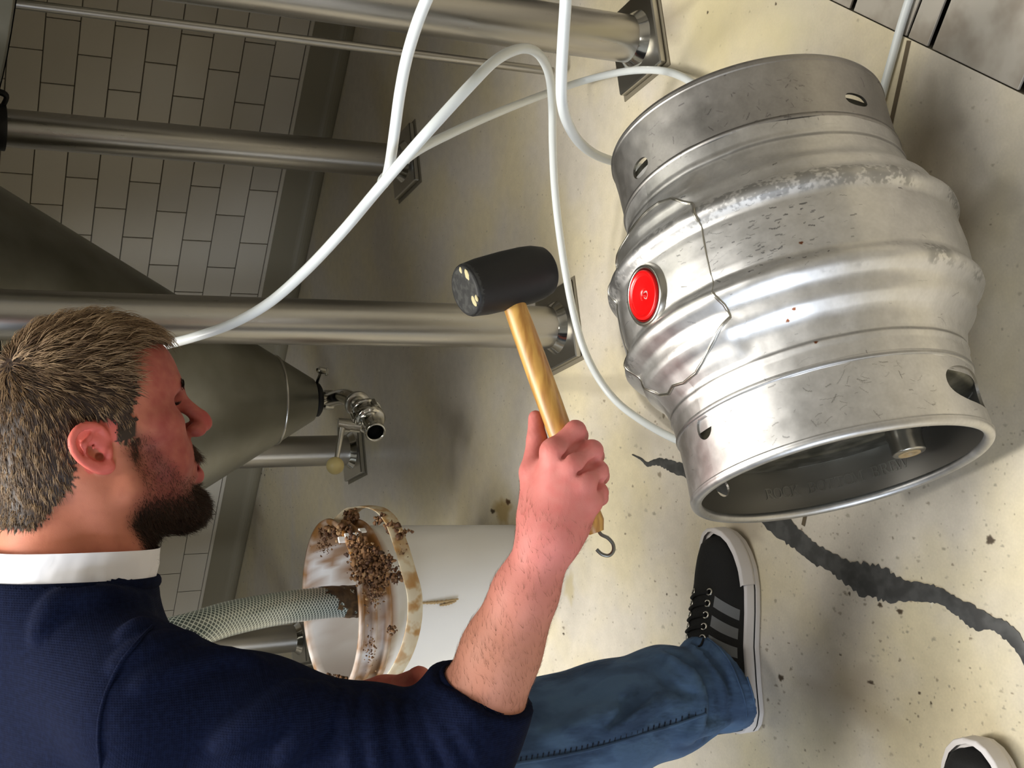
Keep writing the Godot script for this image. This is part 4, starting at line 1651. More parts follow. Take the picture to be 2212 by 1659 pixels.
		for gz in range(0, nb.z, sup):
			for gy in range(0, nb.y, sup):
				for gx in range(0, nb.x, sup):
					var gl := near(o + (Vector3(gx, gy, gz) + Vector3.ONE * sup * 0.5) * (cell * bs), half_diag * sup, every)
					if near_v > half_diag * sup * 1.15 + cell * 2.0:
						continue
					for bz in range(gz, mini(gz + sup, nb.z)):
						for by in range(gy, mini(gy + sup, nb.y)):
							for bx in range(gx, mini(gx + sup, nb.x)):
								var c := o + (Vector3(bx, by, bz) + Vector3.ONE * 0.5) * (cell * bs)
								var list := near(c, half_diag, gl)
								if absf(near_v) < reach:
									live.append(Vector3i(bx, by, bz))
									for z in range(bz * bs, bz * bs + bs + 1):
										for y in range(by * bs, by * bs + bs + 1):
											for x in range(bx * bs, bx * bs + bs + 1):
												var i := x + y * sy + z * sz
												if val[i] > 9e5:
													val[i] = dl(o + Vector3(x, y, z) * cell, list)
		var mb := MB.new()
		var off := [0, 1, sy, sy + 1, sz, sz + 1, sz + sy, sz + sy + 1]
		var pos := [Vector3(0, 0, 0), Vector3(1, 0, 0), Vector3(0, 1, 0), Vector3(1, 1, 0), Vector3(0, 0, 1), Vector3(1, 0, 1), Vector3(0, 1, 1), Vector3(1, 1, 1)]
		var edges := [0, 1, 2, 3, 4, 5, 6, 7, 0, 2, 1, 3, 4, 6, 5, 7, 0, 4, 1, 5, 2, 6, 3, 7]
		for b in live:
			for z in range(b.z * bs, b.z * bs + bs):
				for y in range(b.y * bs, b.y * bs + bs):
					for x in range(b.x * bs, b.x * bs + bs):
						var i := x + y * sy + z * sz
						var m := 0
						for k in 8:
							if val[i + off[k]] < 0.0:
								m += 1
						if m == 0 or m == 8:
							continue
						var s := Vector3.ZERO
						var cnt := 0
						for e in range(0, 24, 2):
							var a: int = edges[e]
							var c: int = edges[e + 1]
							var va: float = val[i + off[a]]
							var vc: float = val[i + off[c]]
							if (va < 0.0) != (vc < 0.0):
								s += pos[a].lerp(pos[c], va / (va - vc))
								cnt += 1
						cells[i] = mb.v(o + (Vector3(x, y, z) + s / cnt) * cell)
		for b in live:
			for z in range(b.z * bs, b.z * bs + bs):
				for y in range(b.y * bs, b.y * bs + bs):
					for x in range(b.x * bs, b.x * bs + bs):
						var i := x + y * sy + z * sz
						if cells[i] < 0:
							continue
						var v0 := val[i]
						if x > 0 and y > 0 and z > 0:
							for ax in 3:
								var st: int = [1, sy, sz][ax]
								var v1 := val[i + st]
								if (v0 < 0.0) == (v1 < 0.0):
									continue
								var u: int = [sy, sz, 1][ax]
								var w: int = [sz, 1, sy][ax]
								var q := [cells[i], cells[i - u], cells[i - u - w], cells[i - w]]
								if q[1] < 0 or q[2] < 0 or q[3] < 0:
									continue
								if v0 < 0.0:
									mb.quad(q[0], q[1], q[2], q[3])
								else:
									mb.quad(q[3], q[2], q[1], q[0])
		return mb


# ---------------------------------------------------------------- the man
const HEAD_F := Vector3(0, -0.9952, -0.098)
const HEAD_U := Vector3(1, 0, 0)
const HEAD_L := Vector3(0, 0.098, -0.9952)
var head_o: Vector3


func hl(x: float, y: float, z: float) -> Vector3:      # head millimetres: left, up, forward
	return Vector3(x, y, z) * 0.001


func both(f: Field, c: Vector3, r: Vector3, blend := 0.01, o := 0) -> void:
	f.ell(c, r, blend, o)
	f.ell(Vector3(-c.x, c.y, c.z), r, blend, o)


func both_cap(f: Field, a: Vector3, b: Vector3, r0: float, r1: float, blend := 0.01, o := 0) -> void:
	f.cap(a, b, r0, r1, blend, o)
	f.cap(Vector3(-a.x, a.y, a.z), Vector3(-b.x, b.y, b.z), r0, r1, blend, o)


func skull(f: Field, grow := 0.0) -> void:
	f.ell(hl(0, 50, -26), Vector3(0.0755 + grow, 0.092 + grow, 0.098 + grow), 0.01)
	f.ell(hl(0, 74, 14), Vector3(0.062 + grow, 0.058 + grow, 0.0605 + grow), 0.03)
	f.ell(hl(0, 0, -60), Vector3(0.062 + grow, 0.056 + grow, 0.062 + grow), 0.03)


func head_field() -> Field:
	var f := Field.new()
	skull(f)
	# jaw, cheeks, chin
	both_cap(f, hl(52, -42, 6), hl(15, -74, 84), 0.019, 0.0205, 0.022)
	both_cap(f, hl(57, -10, -2), hl(53, -44, 4), 0.014, 0.017, 0.02)
	f.ell(hl(0, -74, 93), Vector3(0.026, 0.021, 0.022), 0.016)
	f.ell(hl(0, -76, 48), Vector3(0.046, 0.022, 0.045), 0.02)
	f.ell(hl(0, -18, 62), Vector3(0.041, 0.045, 0.037), 0.022)
	both(f, hl(40, -12, 50), Vector3(0.026, 0.04, 0.032), 0.018)
	both(f, hl(49, 29, 38), Vector3(0.021, 0.017, 0.030), 0.022)
	both_cap(f, hl(58, 26, 30), hl(64, 18, -8), 0.010, 0.009, 0.016)
	# brows, eye sockets, eyelids
	both_cap(f, hl(4, 68, 71.5), hl(36, 70, 60), 0.0095, 0.0095, 0.014)
	both(f, hl(32, 50, 76), Vector3(0.0165, 0.010, 0.0175), 0.012, 1)
	f.ell(hl(31, 50, 52.5), Vector3.ONE * 0.0128, 0.004)
	f.ell(hl(-31, 50, 52.5), Vector3.ONE * 0.0128, 0.004)
	both(f, hl(31, 48.5, 66.5), Vector3(0.0105, 0.0026, 0.006), 0.002, 1)
	# nose
	f.cap(hl(0, 59, 74), hl(0, 33, 106), 0.0085, 0.0085, 0.014)
	f.ell(hl(0, 25, 110), Vector3(0.0115, 0.0105, 0.0115), 0.01)
	both(f, hl(11.5, 17.5, 99), Vector3(0.008, 0.0085, 0.0115), 0.007)
	both(f, hl(6.2, 9, 105.5), Vector3(0.0036, 0.0055, 0.0068), 0.002, 1)
	# lips with the mouth a little open
	f.cap(hl(-15, -23, 91), hl(0, -19, 97), 0.0055, 0.0075, 0.008)
	f.cap(hl(15, -23, 91), hl(0, -19, 97), 0.0055, 0.0075, 0.008)
	f.cap(hl(-14, -33, 92), hl(0, -37, 101.5), 0.0055, 0.0085, 0.008)
	f.cap(hl(14, -33, 92), hl(0, -37, 101.5), 0.0055, 0.0085, 0.008)
	f.cap(hl(-13, -28, 100), hl(13, -28, 100), 0.0032, 0.0032, 0.004, 1)
	# neck
	f.cap(hl(0, -50, 2), hl(0, -150, -2), 0.046, 0.050, 0.03)
	f.cap(hl(0, -30, -56), hl(0, -150, -60), 0.056, 0.062, 0.03)
	both_cap(f, hl(52, -30, -40), hl(22, -165, 30), 0.014, 0.012, 0.03)
	# ears
	for s in [1.0, -1.0]:
		var tilt := Basis(Vector3(1, 0, 0), deg_to_rad(-38.0))
		f.ell(hl(74 * s, 3, -39), Vector3(0.0038, 0.028, 0.018), 0.006, 0, Basis(Vector3(0, 0, 1), -0.2 * s) * tilt)
		var rim := [[69, 4, -22], [73.5, 15, -23.5], [79, 24, -32], [84, 27.5, -45], [87.5, 23.5, -57], [88.5, 13.5, -63.5], [86.5, 2, -61.5], [83, -8, -54], [79.5, -16, -43], [76.5, -21.5, -32]]
		var pts := []
		for q in rim:
			pts.append(hl(q[0] * s, q[1], q[2]))
		pts = spline(pts, 3)
		for i in pts.size() - 1:
			f.cap(pts[i], pts[i + 1], 0.0040, 0.0040, 0.002)
		f.ell(hl(76 * s, -18, -24), Vector3(0.0055, 0.0085, 0.0098), 0.005)
		f.cap(hl(80.5 * s, 18, -40), hl(83.5 * s, 7, -50), 0.0036, 0.0036, 0.003)
		f.cap(hl(83.5 * s, 7, -50), hl(80 * s, -9, -43), 0.0036, 0.0032, 0.003)
		f.cap(hl(80 * s, -9, -43), hl(77.5 * s, -14, -33), 0.0032, 0.0032, 0.003)
		f.ell(hl(81 * s, -1, -38), Vector3(0.0105, 0.0105, 0.0078), 0.003, 1, tilt)
		f.ell(hl(76 * s, -7, -30), Vector3(0.011, 0.0048, 0.006), 0.002, 1)
		f.ell(hl(86 * s, 17, -34), Vector3(0.0075, 0.005, 0.0075), 0.003, 1, tilt)
		f.ell(hl(76.5 * s, -2, -22), Vector3(0.0055, 0.0075, 0.0045), 0.004)
		f.cap(hl(77 * s, 3, -39), hl(73 * s, 7, -23), 0.0022, 0.003, 0.002)
	return f


# how much a point of the head's skin carries beard, 0 to 1 (millimetres)
func beard_at(p: Vector3) -> float:
	var x := absf(p.x) * 1000.0
	var y := p.y * 1000.0
	var z := p.z * 1000.0
	if z < -14.0 or y < -125.0:
		return 0.0
	# upper edge falls from the sideburn over the cheek to the mouth
	var top := 34.0
	if z > 4.0:
		top = lerpf(30.0, -34.0, smoothstep(2.0, 84.0, z))
	var k := smoothstep(top + 4.0, top - 16.0, y)
	# rear edge
	var back := -6.0 if y > -8.0 else lerpf(-4.0, 9.0, smoothstep(-8.0, -50.0, y))
	if y < -62.0:
		back = lerpf(9.0, 3.0, smoothstep(-62.0, -80.0, y))
	if y < -80.0:
		back = lerpf(3.0, 22.0, smoothstep(-80.0, -118.0, y))
	k *= smoothstep(back - 9.0, back + 17.0, z)
	# moustache and chin
	var mo := smoothstep(4.0, -2.0, y) * smoothstep(-20.0, -15.0, y) * smoothstep(88.0, 92.0, z) * smoothstep(30.0, 22.0, x)
	var lipz := smoothstep(86.0, 92.0, z) * smoothstep(-16.0, -20.0, y) * smoothstep(-47.0, -43.0, y) * smoothstep(20.0, 14.0, x)
	k = maxf(k, mo)
	k *= 1.0 - lipz
	return clampf(k, 0, 1)


# full on the jawline and chin, thin stubble on the cheek
func beard_weight(p: Vector3) -> float:
	var y := p.y * 1000.0
	var z := p.z * 1000.0
	var low := smoothstep(-22.0, -84.0, y - (z - 40.0) * 0.1)
	var goat := smoothstep(76.0, 92.0, z) * smoothstep(-40.0, -48.0, y)
	var mo := smoothstep(88.0, 94.0, z) * smoothstep(5.0, 0.0, y) * smoothstep(-22.0, -16.0, y)
	var side := smoothstep(34.0, 4.0, z) * smoothstep(-60.0, 0.0, y) * 0.8
	return clampf(maxf(maxf(low, goat), maxf(mo, maxf(side, 0.42))), 0, 1)


func is_hair(p: Vector3) -> bool:
	var x := absf(p.x) * 1000.0
	var y := p.y * 1000.0
	var z := p.z * 1000.0
	var y0 := y
	y += 2.6 * sin(z * 0.83 + x * 0.3) + 1.8 * sin(z * 1.9 + 1.0)
	z += 2.2 * sin(y0 * 0.71) + 1.6 * sin(y0 * 1.73 + x * 0.5)
	if x > 75.0 and z < -12.0 and y < 34.0 and z > -70.0:
		return false
	# front edge of the hair by height
	var zh := 0.0
	if y > 130.0:
		zh = 60.0
	elif y > 106.0:
		zh = lerpf(4.0, 60.0, smoothstep(106.0, 130.0, y))
	elif y > 62.0:
		zh = lerpf(9.0, 4.0, (y - 62.0) / 42.0)
	elif y > 36.0:
		zh = lerpf(2.0, 9.0, (y - 36.0) / 26.0)
	else:
		zh = 8.0
	if x < 34.0 and y > 122.0:
		zh = 60.0
	if z > zh:
		return false
	if y > 33.0:
		return true
	if z > -14.0:
		return y > 6.0 and z > -12.0
	if z > -56.0:
		return y > 33.0 - (z + 14.0) * -0.12
	# nape: lower edge rises toward the ear
	return y > maxf(-88.0, lerpf(-40.0, -84.0, smoothstep(-56.0, -96.0, z)))


func person_skin() -> StandardMaterial3D:
	var m := mat("skin", Color.WHITE, 0.58)
	m.metallic_specular = 0.38
	m.vertex_color_use_as_albedo = true
	m.normal_enabled = true
	m.normal_texture = noise_tex(0.09, 3, 15, 256, [], true, 2.0)
	m.normal_scale = 0.25
	tri(m, Vector3(22, 22, 22))
	return m


func build_person() -> void:
	head_o = px_at(235, 965, 1.475)
	var t := thing("person", "bearded man in a navy sweater and jeans bending over to swing the mallet", "person", Vector3(-0.4, 0, -1.25))
	var base := t.position
	var HB := Basis(HEAD_L, HEAD_U, HEAD_F)
	var skin := person_skin()
	var body := MB.new()
	body.colored = true
	# ---- head and neck
	var hf := head_field()
	var hm := hf.nets(0.0026)
	var nz := noise(60.0, 3, 6)
	var head_skin := MB.new()
	head_skin.P = hm.P.duplicate()
	head_skin.I = hm.I
	for i in hm.P.size():
		var p := hm.P[i]
		hm.C[i] = head_color(p, nz)
		hm.P[i] = HB * p + head_o - base
	body.add(hm)
	# ---- right forearm and hand round the handle
	var af := right_arm_field()
	var am := af.nets(0.0027)
	build_arm_hair(t, am, base)
	for i in am.P.size():
		var p := am.P[i]
		am.C[i] = arm_color(p, nz)
		am.P[i] = p - base
	body.add(am)
	var lf := left_arm_field()
	var lm := lf.nets(0.0036)
	for i in lm.P.size():
		lm.C[i] = lin(Color(0.70, 0.36, 0.31)).lerp(lin(Color(0.74, 0.42, 0.35)), 0.5 + nz.get_noise_3dv(lm.P[i]))
		lm.P[i] -= base
	body.add(lm)
	# ---- trunk and legs inside the clothes
	var tf := Field.new()
	trunk(tf, -0.012)
	legs(tf, -0.014, false)
	var tm := tf.nets(0.013)
	for i in tm.P.size():
		tm.C[i] = lin(Color(0.76, 0.52, 0.43))
		tm.P[i] -= base
	body.add(tm)
	put("body", body, skin, t)
	build_face_parts(t, hf, HB, base)
	build_hair(t, hf, HB, base, head_skin)
	build_clothes(t, base)


func head_color(p: Vector3, nz: FastNoiseLite) -> Color:
	var y := p.y * 1000.0
	var z := p.z * 1000.0
	var x := absf(p.x) * 1000.0
	var skin := lin(Color(0.76, 0.48, 0.38))
	var ruddy := lin(Color(0.58, 0.28, 0.25))
	var face := smoothstep(-5.0, 40.0, z) * smoothstep(-95.0, -60.0, y)
	var c := skin.lerp(ruddy, clampf(face * 0.85 + nz.get_noise_3dv(p) * 0.3, 0, 1))
	# ears and nose are redder
	if x > 73.0 and z < -10.0:
		c = c.lerp(lin(Color(0.82, 0.38, 0.36)), 0.75)
	c = c.lerp(lin(Color(0.66, 0.27, 0.26)), smoothstep(98.0, 112.0, z) * smoothstep(0.0, 12.0, y) * 0.6)
	# lips
	var lip := smoothstep(92.0, 97.0, z) * smoothstep(-15.0, -18.0, y) * smoothstep(-46.0, -43.0, y) * smoothstep(17.0, 13.0, x)
	c = c.lerp(lin(Color(0.66, 0.32, 0.31)), lip)
	# the lash line and the crease above the eye
	var eye := smoothstep(14.0, 9.0, absf(x - 31.0)) * smoothstep(50.0, 54.0, z)
	c = c.lerp(lin(Color(0.26, 0.13, 0.11)), eye * smoothstep(3.2, 1.2, absf(y - 48.6)) * 0.85)
	c = c.lerp(lin(Color(0.42, 0.2, 0.18)), eye * smoothstep(4.0, 1.5, absf(y - 57.0)) * 0.5)
	var b := beard_at(p)
	if b > 0.0:
		c = c.lerp(lin(Color(0.20, 0.135, 0.10)), b * beard_weight(p) * 0.92)
	if is_hair(p):
		c = lin(Color(0.20, 0.155, 0.12))
	return c


func arm_color(p: Vector3, nz: FastNoiseLite) -> Color:
	var wrist := px_at(1185, 1165, 1.335)
	var elb := px_at(ELBOW[0], ELBOW[1], ELBOW[2])
	var u := (p - elb).dot(wrist - elb) / (wrist - elb).length_squared()
	var c := lin(Color(0.72, 0.49, 0.41)).lerp(lin(Color(0.80, 0.49, 0.46)), smoothstep(0.5, 1.05, u))
	return c.lerp(lin(Color(0.78, 0.41, 0.39)), clampf(0.3 + nz.get_noise_3dv(p) * 0.7, 0, 1) * smoothstep(0.9, 1.2, u) * 0.8)


func right_arm_field() -> Field:
	var f := Field.new()
	var el := px_at(ELBOW[0], ELBOW[1], ELBOW[2])
	var wr := px_at(1187, 1160, 1.337)
	# forearm: bellied near the elbow, flat at the wrist
	f.chain([el, el.lerp(wr, 0.25), el.lerp(wr, 0.5), el.lerp(wr, 0.75), wr], [0.038, 0.0425, 0.038, 0.0315, 0.0285], 0.02)
	f.cap(el.lerp(wr, 0.15) + XR * 0.012, el.lerp(wr, 0.6) + XR * 0.004, 0.036, 0.030, 0.02)
	f.cap(wr - XR * 0.006, wr + XR * 0.006, 0.0275, 0.0275, 0.012)
	# bones of the hand: [px, py, depth]
	var mcp := [px_at(1196, 976, 1.330), px_at(1233, 1003, 1.326), px_at(1259, 1041, 1.328), px_at(1271, 1082, 1.336)]
	var pip := [px_at(1243, 931, 1.340), px_at(1279, 974, 1.338), px_at(1292, 1018, 1.340), px_at(1294, 1064, 1.346)]
	var dip := [px_at(1250, 941, 1.372), px_at(1284, 985, 1.372), px_at(1296, 1028, 1.374), px_at(1296, 1075, 1.376)]
	var tip := [px_at(1222, 962, 1.391), px_at(1250, 1003, 1.393), px_at(1264, 1045, 1.394), px_at(1270, 1086, 1.394)]
	for k in 4:
		var root := wr.lerp(mcp[k], 0.18)
		f.cap(root, mcp[k], 0.0165, 0.0128, 0.02)
	# palm mass between the metacarpals and the handle
	f.cap(px_at(1175, 1110, 1.347), px_at(1190, 1020, 1.35), 0.023, 0.016, 0.018)
	f.cap(px_at(1200, 1120, 1.345), px_at(1235, 1060, 1.345), 0.022, 0.016, 0.018)
	f.cap(px_at(1235, 1130, 1.352), px_at(1262, 1085, 1.352), 0.018, 0.013, 0.016)
	var rads := [[0.0122, 0.0108, 0.0098, 0.0085], [0.0126, 0.0112, 0.0100, 0.0086], [0.012, 0.0106, 0.0096, 0.0082], [0.0112, 0.0095, 0.0085, 0.0075]]
	for k in 4:
		f.cap(mcp[k], pip[k], rads[k][0], rads[k][1], 0.006)
		f.cap(pip[k], dip[k], rads[k][1], rads[k][2], 0.004)
		f.cap(dip[k], tip[k], rads[k][2], rads[k][3], 0.004)
		f.ell(mcp[k] - FW * 0.003, Vector3.ONE * 0.0122, 0.008)
	# thumb lies along the handle's near side
	var th := [px_at(1160, 1110, 1.352), px_at(1149, 1020, 1.358), px_at(1160, 950, 1.372), px_at(1157, 902, 1.38)]
	f.cap(th[0], th[1], 0.017, 0.0128, 0.014)
	f.cap(th[1], th[2], 0.0124, 0.0104, 0.006)
	f.cap(th[2], th[3], 0.0106, 0.008, 0.005)
	# grooves between the fingers on the back of the hand and tendons
	for k in 3:
		var a: Vector3 = mcp[k].lerp(mcp[k + 1], 0.5)
		var b: Vector3 = pip[k].lerp(pip[k + 1], 0.5)
		f.cap(a.lerp(b, 0.05) - FW * 0.011, b - FW * 0.009, 0.0028, 0.004, 0.006, 1)
	for k in 4:
		f.cap(wr.lerp(mcp[k], 0.45) - FW * 0.0125, mcp[k] - FW * 0.0095, 0.0022, 0.003, 0.006)
	return f


func left_arm_field() -> Field:
	var f := Field.new()
	var el := px_at(600, 1600, 1.72)
	var wr := px_at(822, 1512, 1.60)
	f.chain([el, el.lerp(wr, 0.4), wr], [0.038, 0.038, 0.029], 0.02)
	# loose fist on the knee
	var mc := [px_at(905, 1463, 1.555), px_at(920, 1480, 1.57), px_at(926, 1500, 1.585), px_at(926, 1520, 1.60)]
	for k in 4:
		f.cap(wr.lerp(mc[k], 0.2), mc[k], 0.017, 0.0125, 0.018)
		var p1: Vector3 = mc[k] + XR * 0.022 - YU * 0.022 + FW * 0.004
		var p2: Vector3 = p1 - YU * 0.022 - XR * 0.004
		f.cap(mc[k], p1, 0.0118, 0.0102, 0.006)
		f.cap(p1, p2, 0.0102, 0.0088, 0.004)
	f.cap(wr.lerp(mc[0], 0.3) - FW * 0.01, mc[0] - YU * 0.024 - FW * 0.012, 0.013, 0.010, 0.01)
	f.cap(mc[0] - YU * 0.024 - FW * 0.012, mc[0] - YU * 0.038 + XR * 0.014 - FW * 0.008, 0.010, 0.008, 0.006)
	return f


const HIP := Vector3(-0.80, 0.86, -1.44)


func seat(f: Field, g: float, lat: Vector3) -> void:
	f.cap(HIP + lat * -0.07 + Vector3(0.1, -0.01, 0), HIP + lat * 0.07 + Vector3(0.1, -0.01, 0), 0.112 + g, 0.112 + g, 0.08)
	f.cap(HIP + lat * -0.08, HIP + lat * 0.08, 0.12 + g, 0.12 + g, 0.08)


const ELBOW := [978.0, 1640.0, 1.40]


func trunk(f: Field, g: float, hips := true) -> void:
	var sr := px_at(318, 1512, 1.355)
	var sl := sr + Vector3(0, 0.036, -0.36)
	var mid := (sr + sl) * 0.5
	var lat := (sl - sr).normalized()
	f.cap(mid + lat * -0.07 + Vector3(-0.07, -0.01, 0), mid + lat * 0.07 + Vector3(-0.07, -0.01, 0), 0.113 + g, 0.113 + g, 0.05)
	f.cap(mid + lat * -0.085 + Vector3(-0.2, 0.0, 0), mid + lat * 0.085 + Vector3(-0.2, 0, 0), 0.118 + g, 0.118 + g, 0.06)
	if not hips:
		f.cap(HIP + lat * -0.08 + Vector3(0.2, 0, 0), HIP + lat * 0.08 + Vector3(0.2, 0, 0), 0.119 + g, 0.119 + g, 0.08)
		f.cap(HIP + lat * -0.08 + Vector3(0.1, 0, 0), HIP + lat * 0.08 + Vector3(0.1, 0, 0), 0.122 + g, 0.122 + g, 0.06)
		f.half(HIP + Vector3(0.06, 0, 0), Vector3(-1, 0.15, 0), 0.012)
	else:
		seat(f, g, lat)
	# neck base, upper back and shoulders
	f.cap(head_o + HEAD_U * -0.172 + HEAD_F * -0.012, mid + Vector3(-0.03, 0.0, 0), 0.064 + g, 0.088 + g, 0.04)
	f.cap(head_o + HEAD_U * -0.172 + HEAD_F * -0.066, mid + Vector3(-0.05, 0.05, 0), 0.073 + g, 0.088 + g, 0.04)
	f.cap(head_o + HEAD_U * -0.19 + HEAD_F * -0.05 - HEAD_L * 0.02, sr + Vector3(-0.01, 0.01, 0), 0.07 + g, 0.064 + g, 0.03)
	f.cap(mid + lat * -0.07 + Vector3(-0.015, 0.03, 0), sr + Vector3(0.0, 0.006, 0), 0.075 + g, 0.066 + g, 0.035)
	f.cap(mid + lat * 0.07 + Vector3(-0.015, 0.03, 0), sl + Vector3(0.0, 0.006, 0), 0.075 + g, 0.066 + g, 0.035)
	# upper arms
	var el := px_at(ELBOW[0], ELBOW[1], ELBOW[2])
	f.chain([sr, sr.lerp(el, 0.35), sr.lerp(el, 0.75), el], [0.069 + g, 0.060 + g, 0.053 + g, 0.049 + g], 0.03)
	var ell := px_at(600, 1600, 1.72)
	f.chain([sl, sl.lerp(ell, 0.5), ell], [0.069 + g, 0.06 + g, 0.05 + g], 0.04)


func legs(f: Field, g: float, cloth: bool) -> void:
	var kl := px_at(880, 1668, 1.60)
	var kr := Vector3(-0.60, 0.49, -1.12)
	f.chain([HIP + Vector3(0, -0.02, -0.09), kl], [0.105 + g, 0.078 + g], 0.05)
	f.chain([HIP + Vector3(0, -0.02, 0.09), kr], [0.105 + g, 0.078 + g], 0.05)
	if not cloth:
		f.chain([kl, px_at(1535, 1485, 1.765)], [0.06 + g, 0.04 + g], 0.03)
		f.chain([kr, Vector3(-0.585, 0.12, -1.0)], [0.06 + g, 0.04 + g], 0.03)


func build_face_parts(t: Node3D, hf: Field, HB: Basis, base: Vector3) -> void:
	var X := Transform3D(HB, head_o - base)
	for s in [1.0, -1.0]:
		var e := MB.new()
		e.colored = true
		e.ball(hl(31 * s, 49.6, 53.0), Vector3.ONE * 0.0124, 24, 16)
		for i in e.P.size():
			var q := e.P[i] - hl(31 * s, 49.6, 53.0)
			var a := Vector2(q.x, q.y + 0.001).length()
			e.C[i] = lin(Color(0.85, 0.8, 0.76))
			if q.z > 0 and a < 0.0058:
				e.C[i] = lin(Color(0.25, 0.3, 0.3)) if a > 0.0024 else Color(0.01, 0.01, 0.01)
		for i in e.P.size():
			e.P[i] = X * e.P[i]
		var em := mat("eye", Color.WHITE, 0.15)
		em.vertex_color_use_as_albedo = true
		put("eye", e, em, t)


# thin tapering strands: [root, path ...] each three-sided
func strand(mb: MB, path: Array, r0: float, c: Color) -> void:
	var d0: Vector3 = (path[1] - path[0]).normalized()
	var nn := (Vector3(0.3, 0.9, 0.2) - d0 * d0.dot(Vector3(0.3, 0.9, 0.2))).normalized()
	var n := path.size()
	var prev := []
	for i in n:
		var d: Vector3 = (path[mini(i + 1, n - 1)] - path[maxi(i - 1, 0)]).normalized()
		nn = (nn - d * nn.dot(d)).normalized()
		var bb := d.cross(nn)
		var r := r0 * (1.0 - 0.85 * float(i) / (n - 1))
		var row := []
		for k in 3:
			var f := TAU * k / 3.0
			row.append(mb.v(path[i] + (nn * cos(f) + bb * sin(f)) * r, Vector2.ZERO, c))
		if i > 0:
			for k in 3:
				mb.quad(prev[k], prev[(k + 1) % 3], row[(k + 1) % 3], row[k])
		prev = row


func build_arm_hair(t: Node3D, am: MB, base: Vector3) -> void:
	var r := RandomNumberGenerator.new()
	r.seed = 61
	var el := px_at(ELBOW[0], ELBOW[1], ELBOW[2])
	var wr := px_at(1187, 1160, 1.337)
	var ax := (wr - el)
	var mb := MB.new()
	mb.colored = true
	for n in 5200:
		var k := (r.randi() % (am.I.size() / 3)) * 3
		var a := am.P[am.I[k]]
		var u := (a - el).dot(ax) / ax.length_squared()
		if u < 0.2 or u > 1.12 or r.randf() > 1.15 - 0.6 * u:
			continue
		var nn := (am.P[am.I[k + 1]] - a).cross(am.P[am.I[k + 2]] - a).normalized()
		var fl := ax.normalized() * 0.7 + nn.cross(ax.normalized()) * 0.6 + Vector3(r.randfn(), r.randfn(), r.randfn()) * 0.25
		fl = (fl - nn * fl.dot(nn)).normalized()
		var L := r.randf_range(0.006, 0.013)
		var path := []
		for s in 4:
			var q := s / 3.0
			path.append(a - base + fl * L * q + nn * (L * 0.22 * q * (1.3 - q)))
		strand(mb, path, r.randf_range(0.00008, 0.00013), lin(Color(0.42, 0.28, 0.2)).lerp(lin(Color(0.6, 0.42, 0.3)), r.randf()))
	var hm := mat("arm_hair", Color.WHITE, 0.5)
	hm.vertex_color_use_as_albedo = true
	var o := put("arm_hair", mb, hm, t)
	o.set_meta("kind", "stuff")


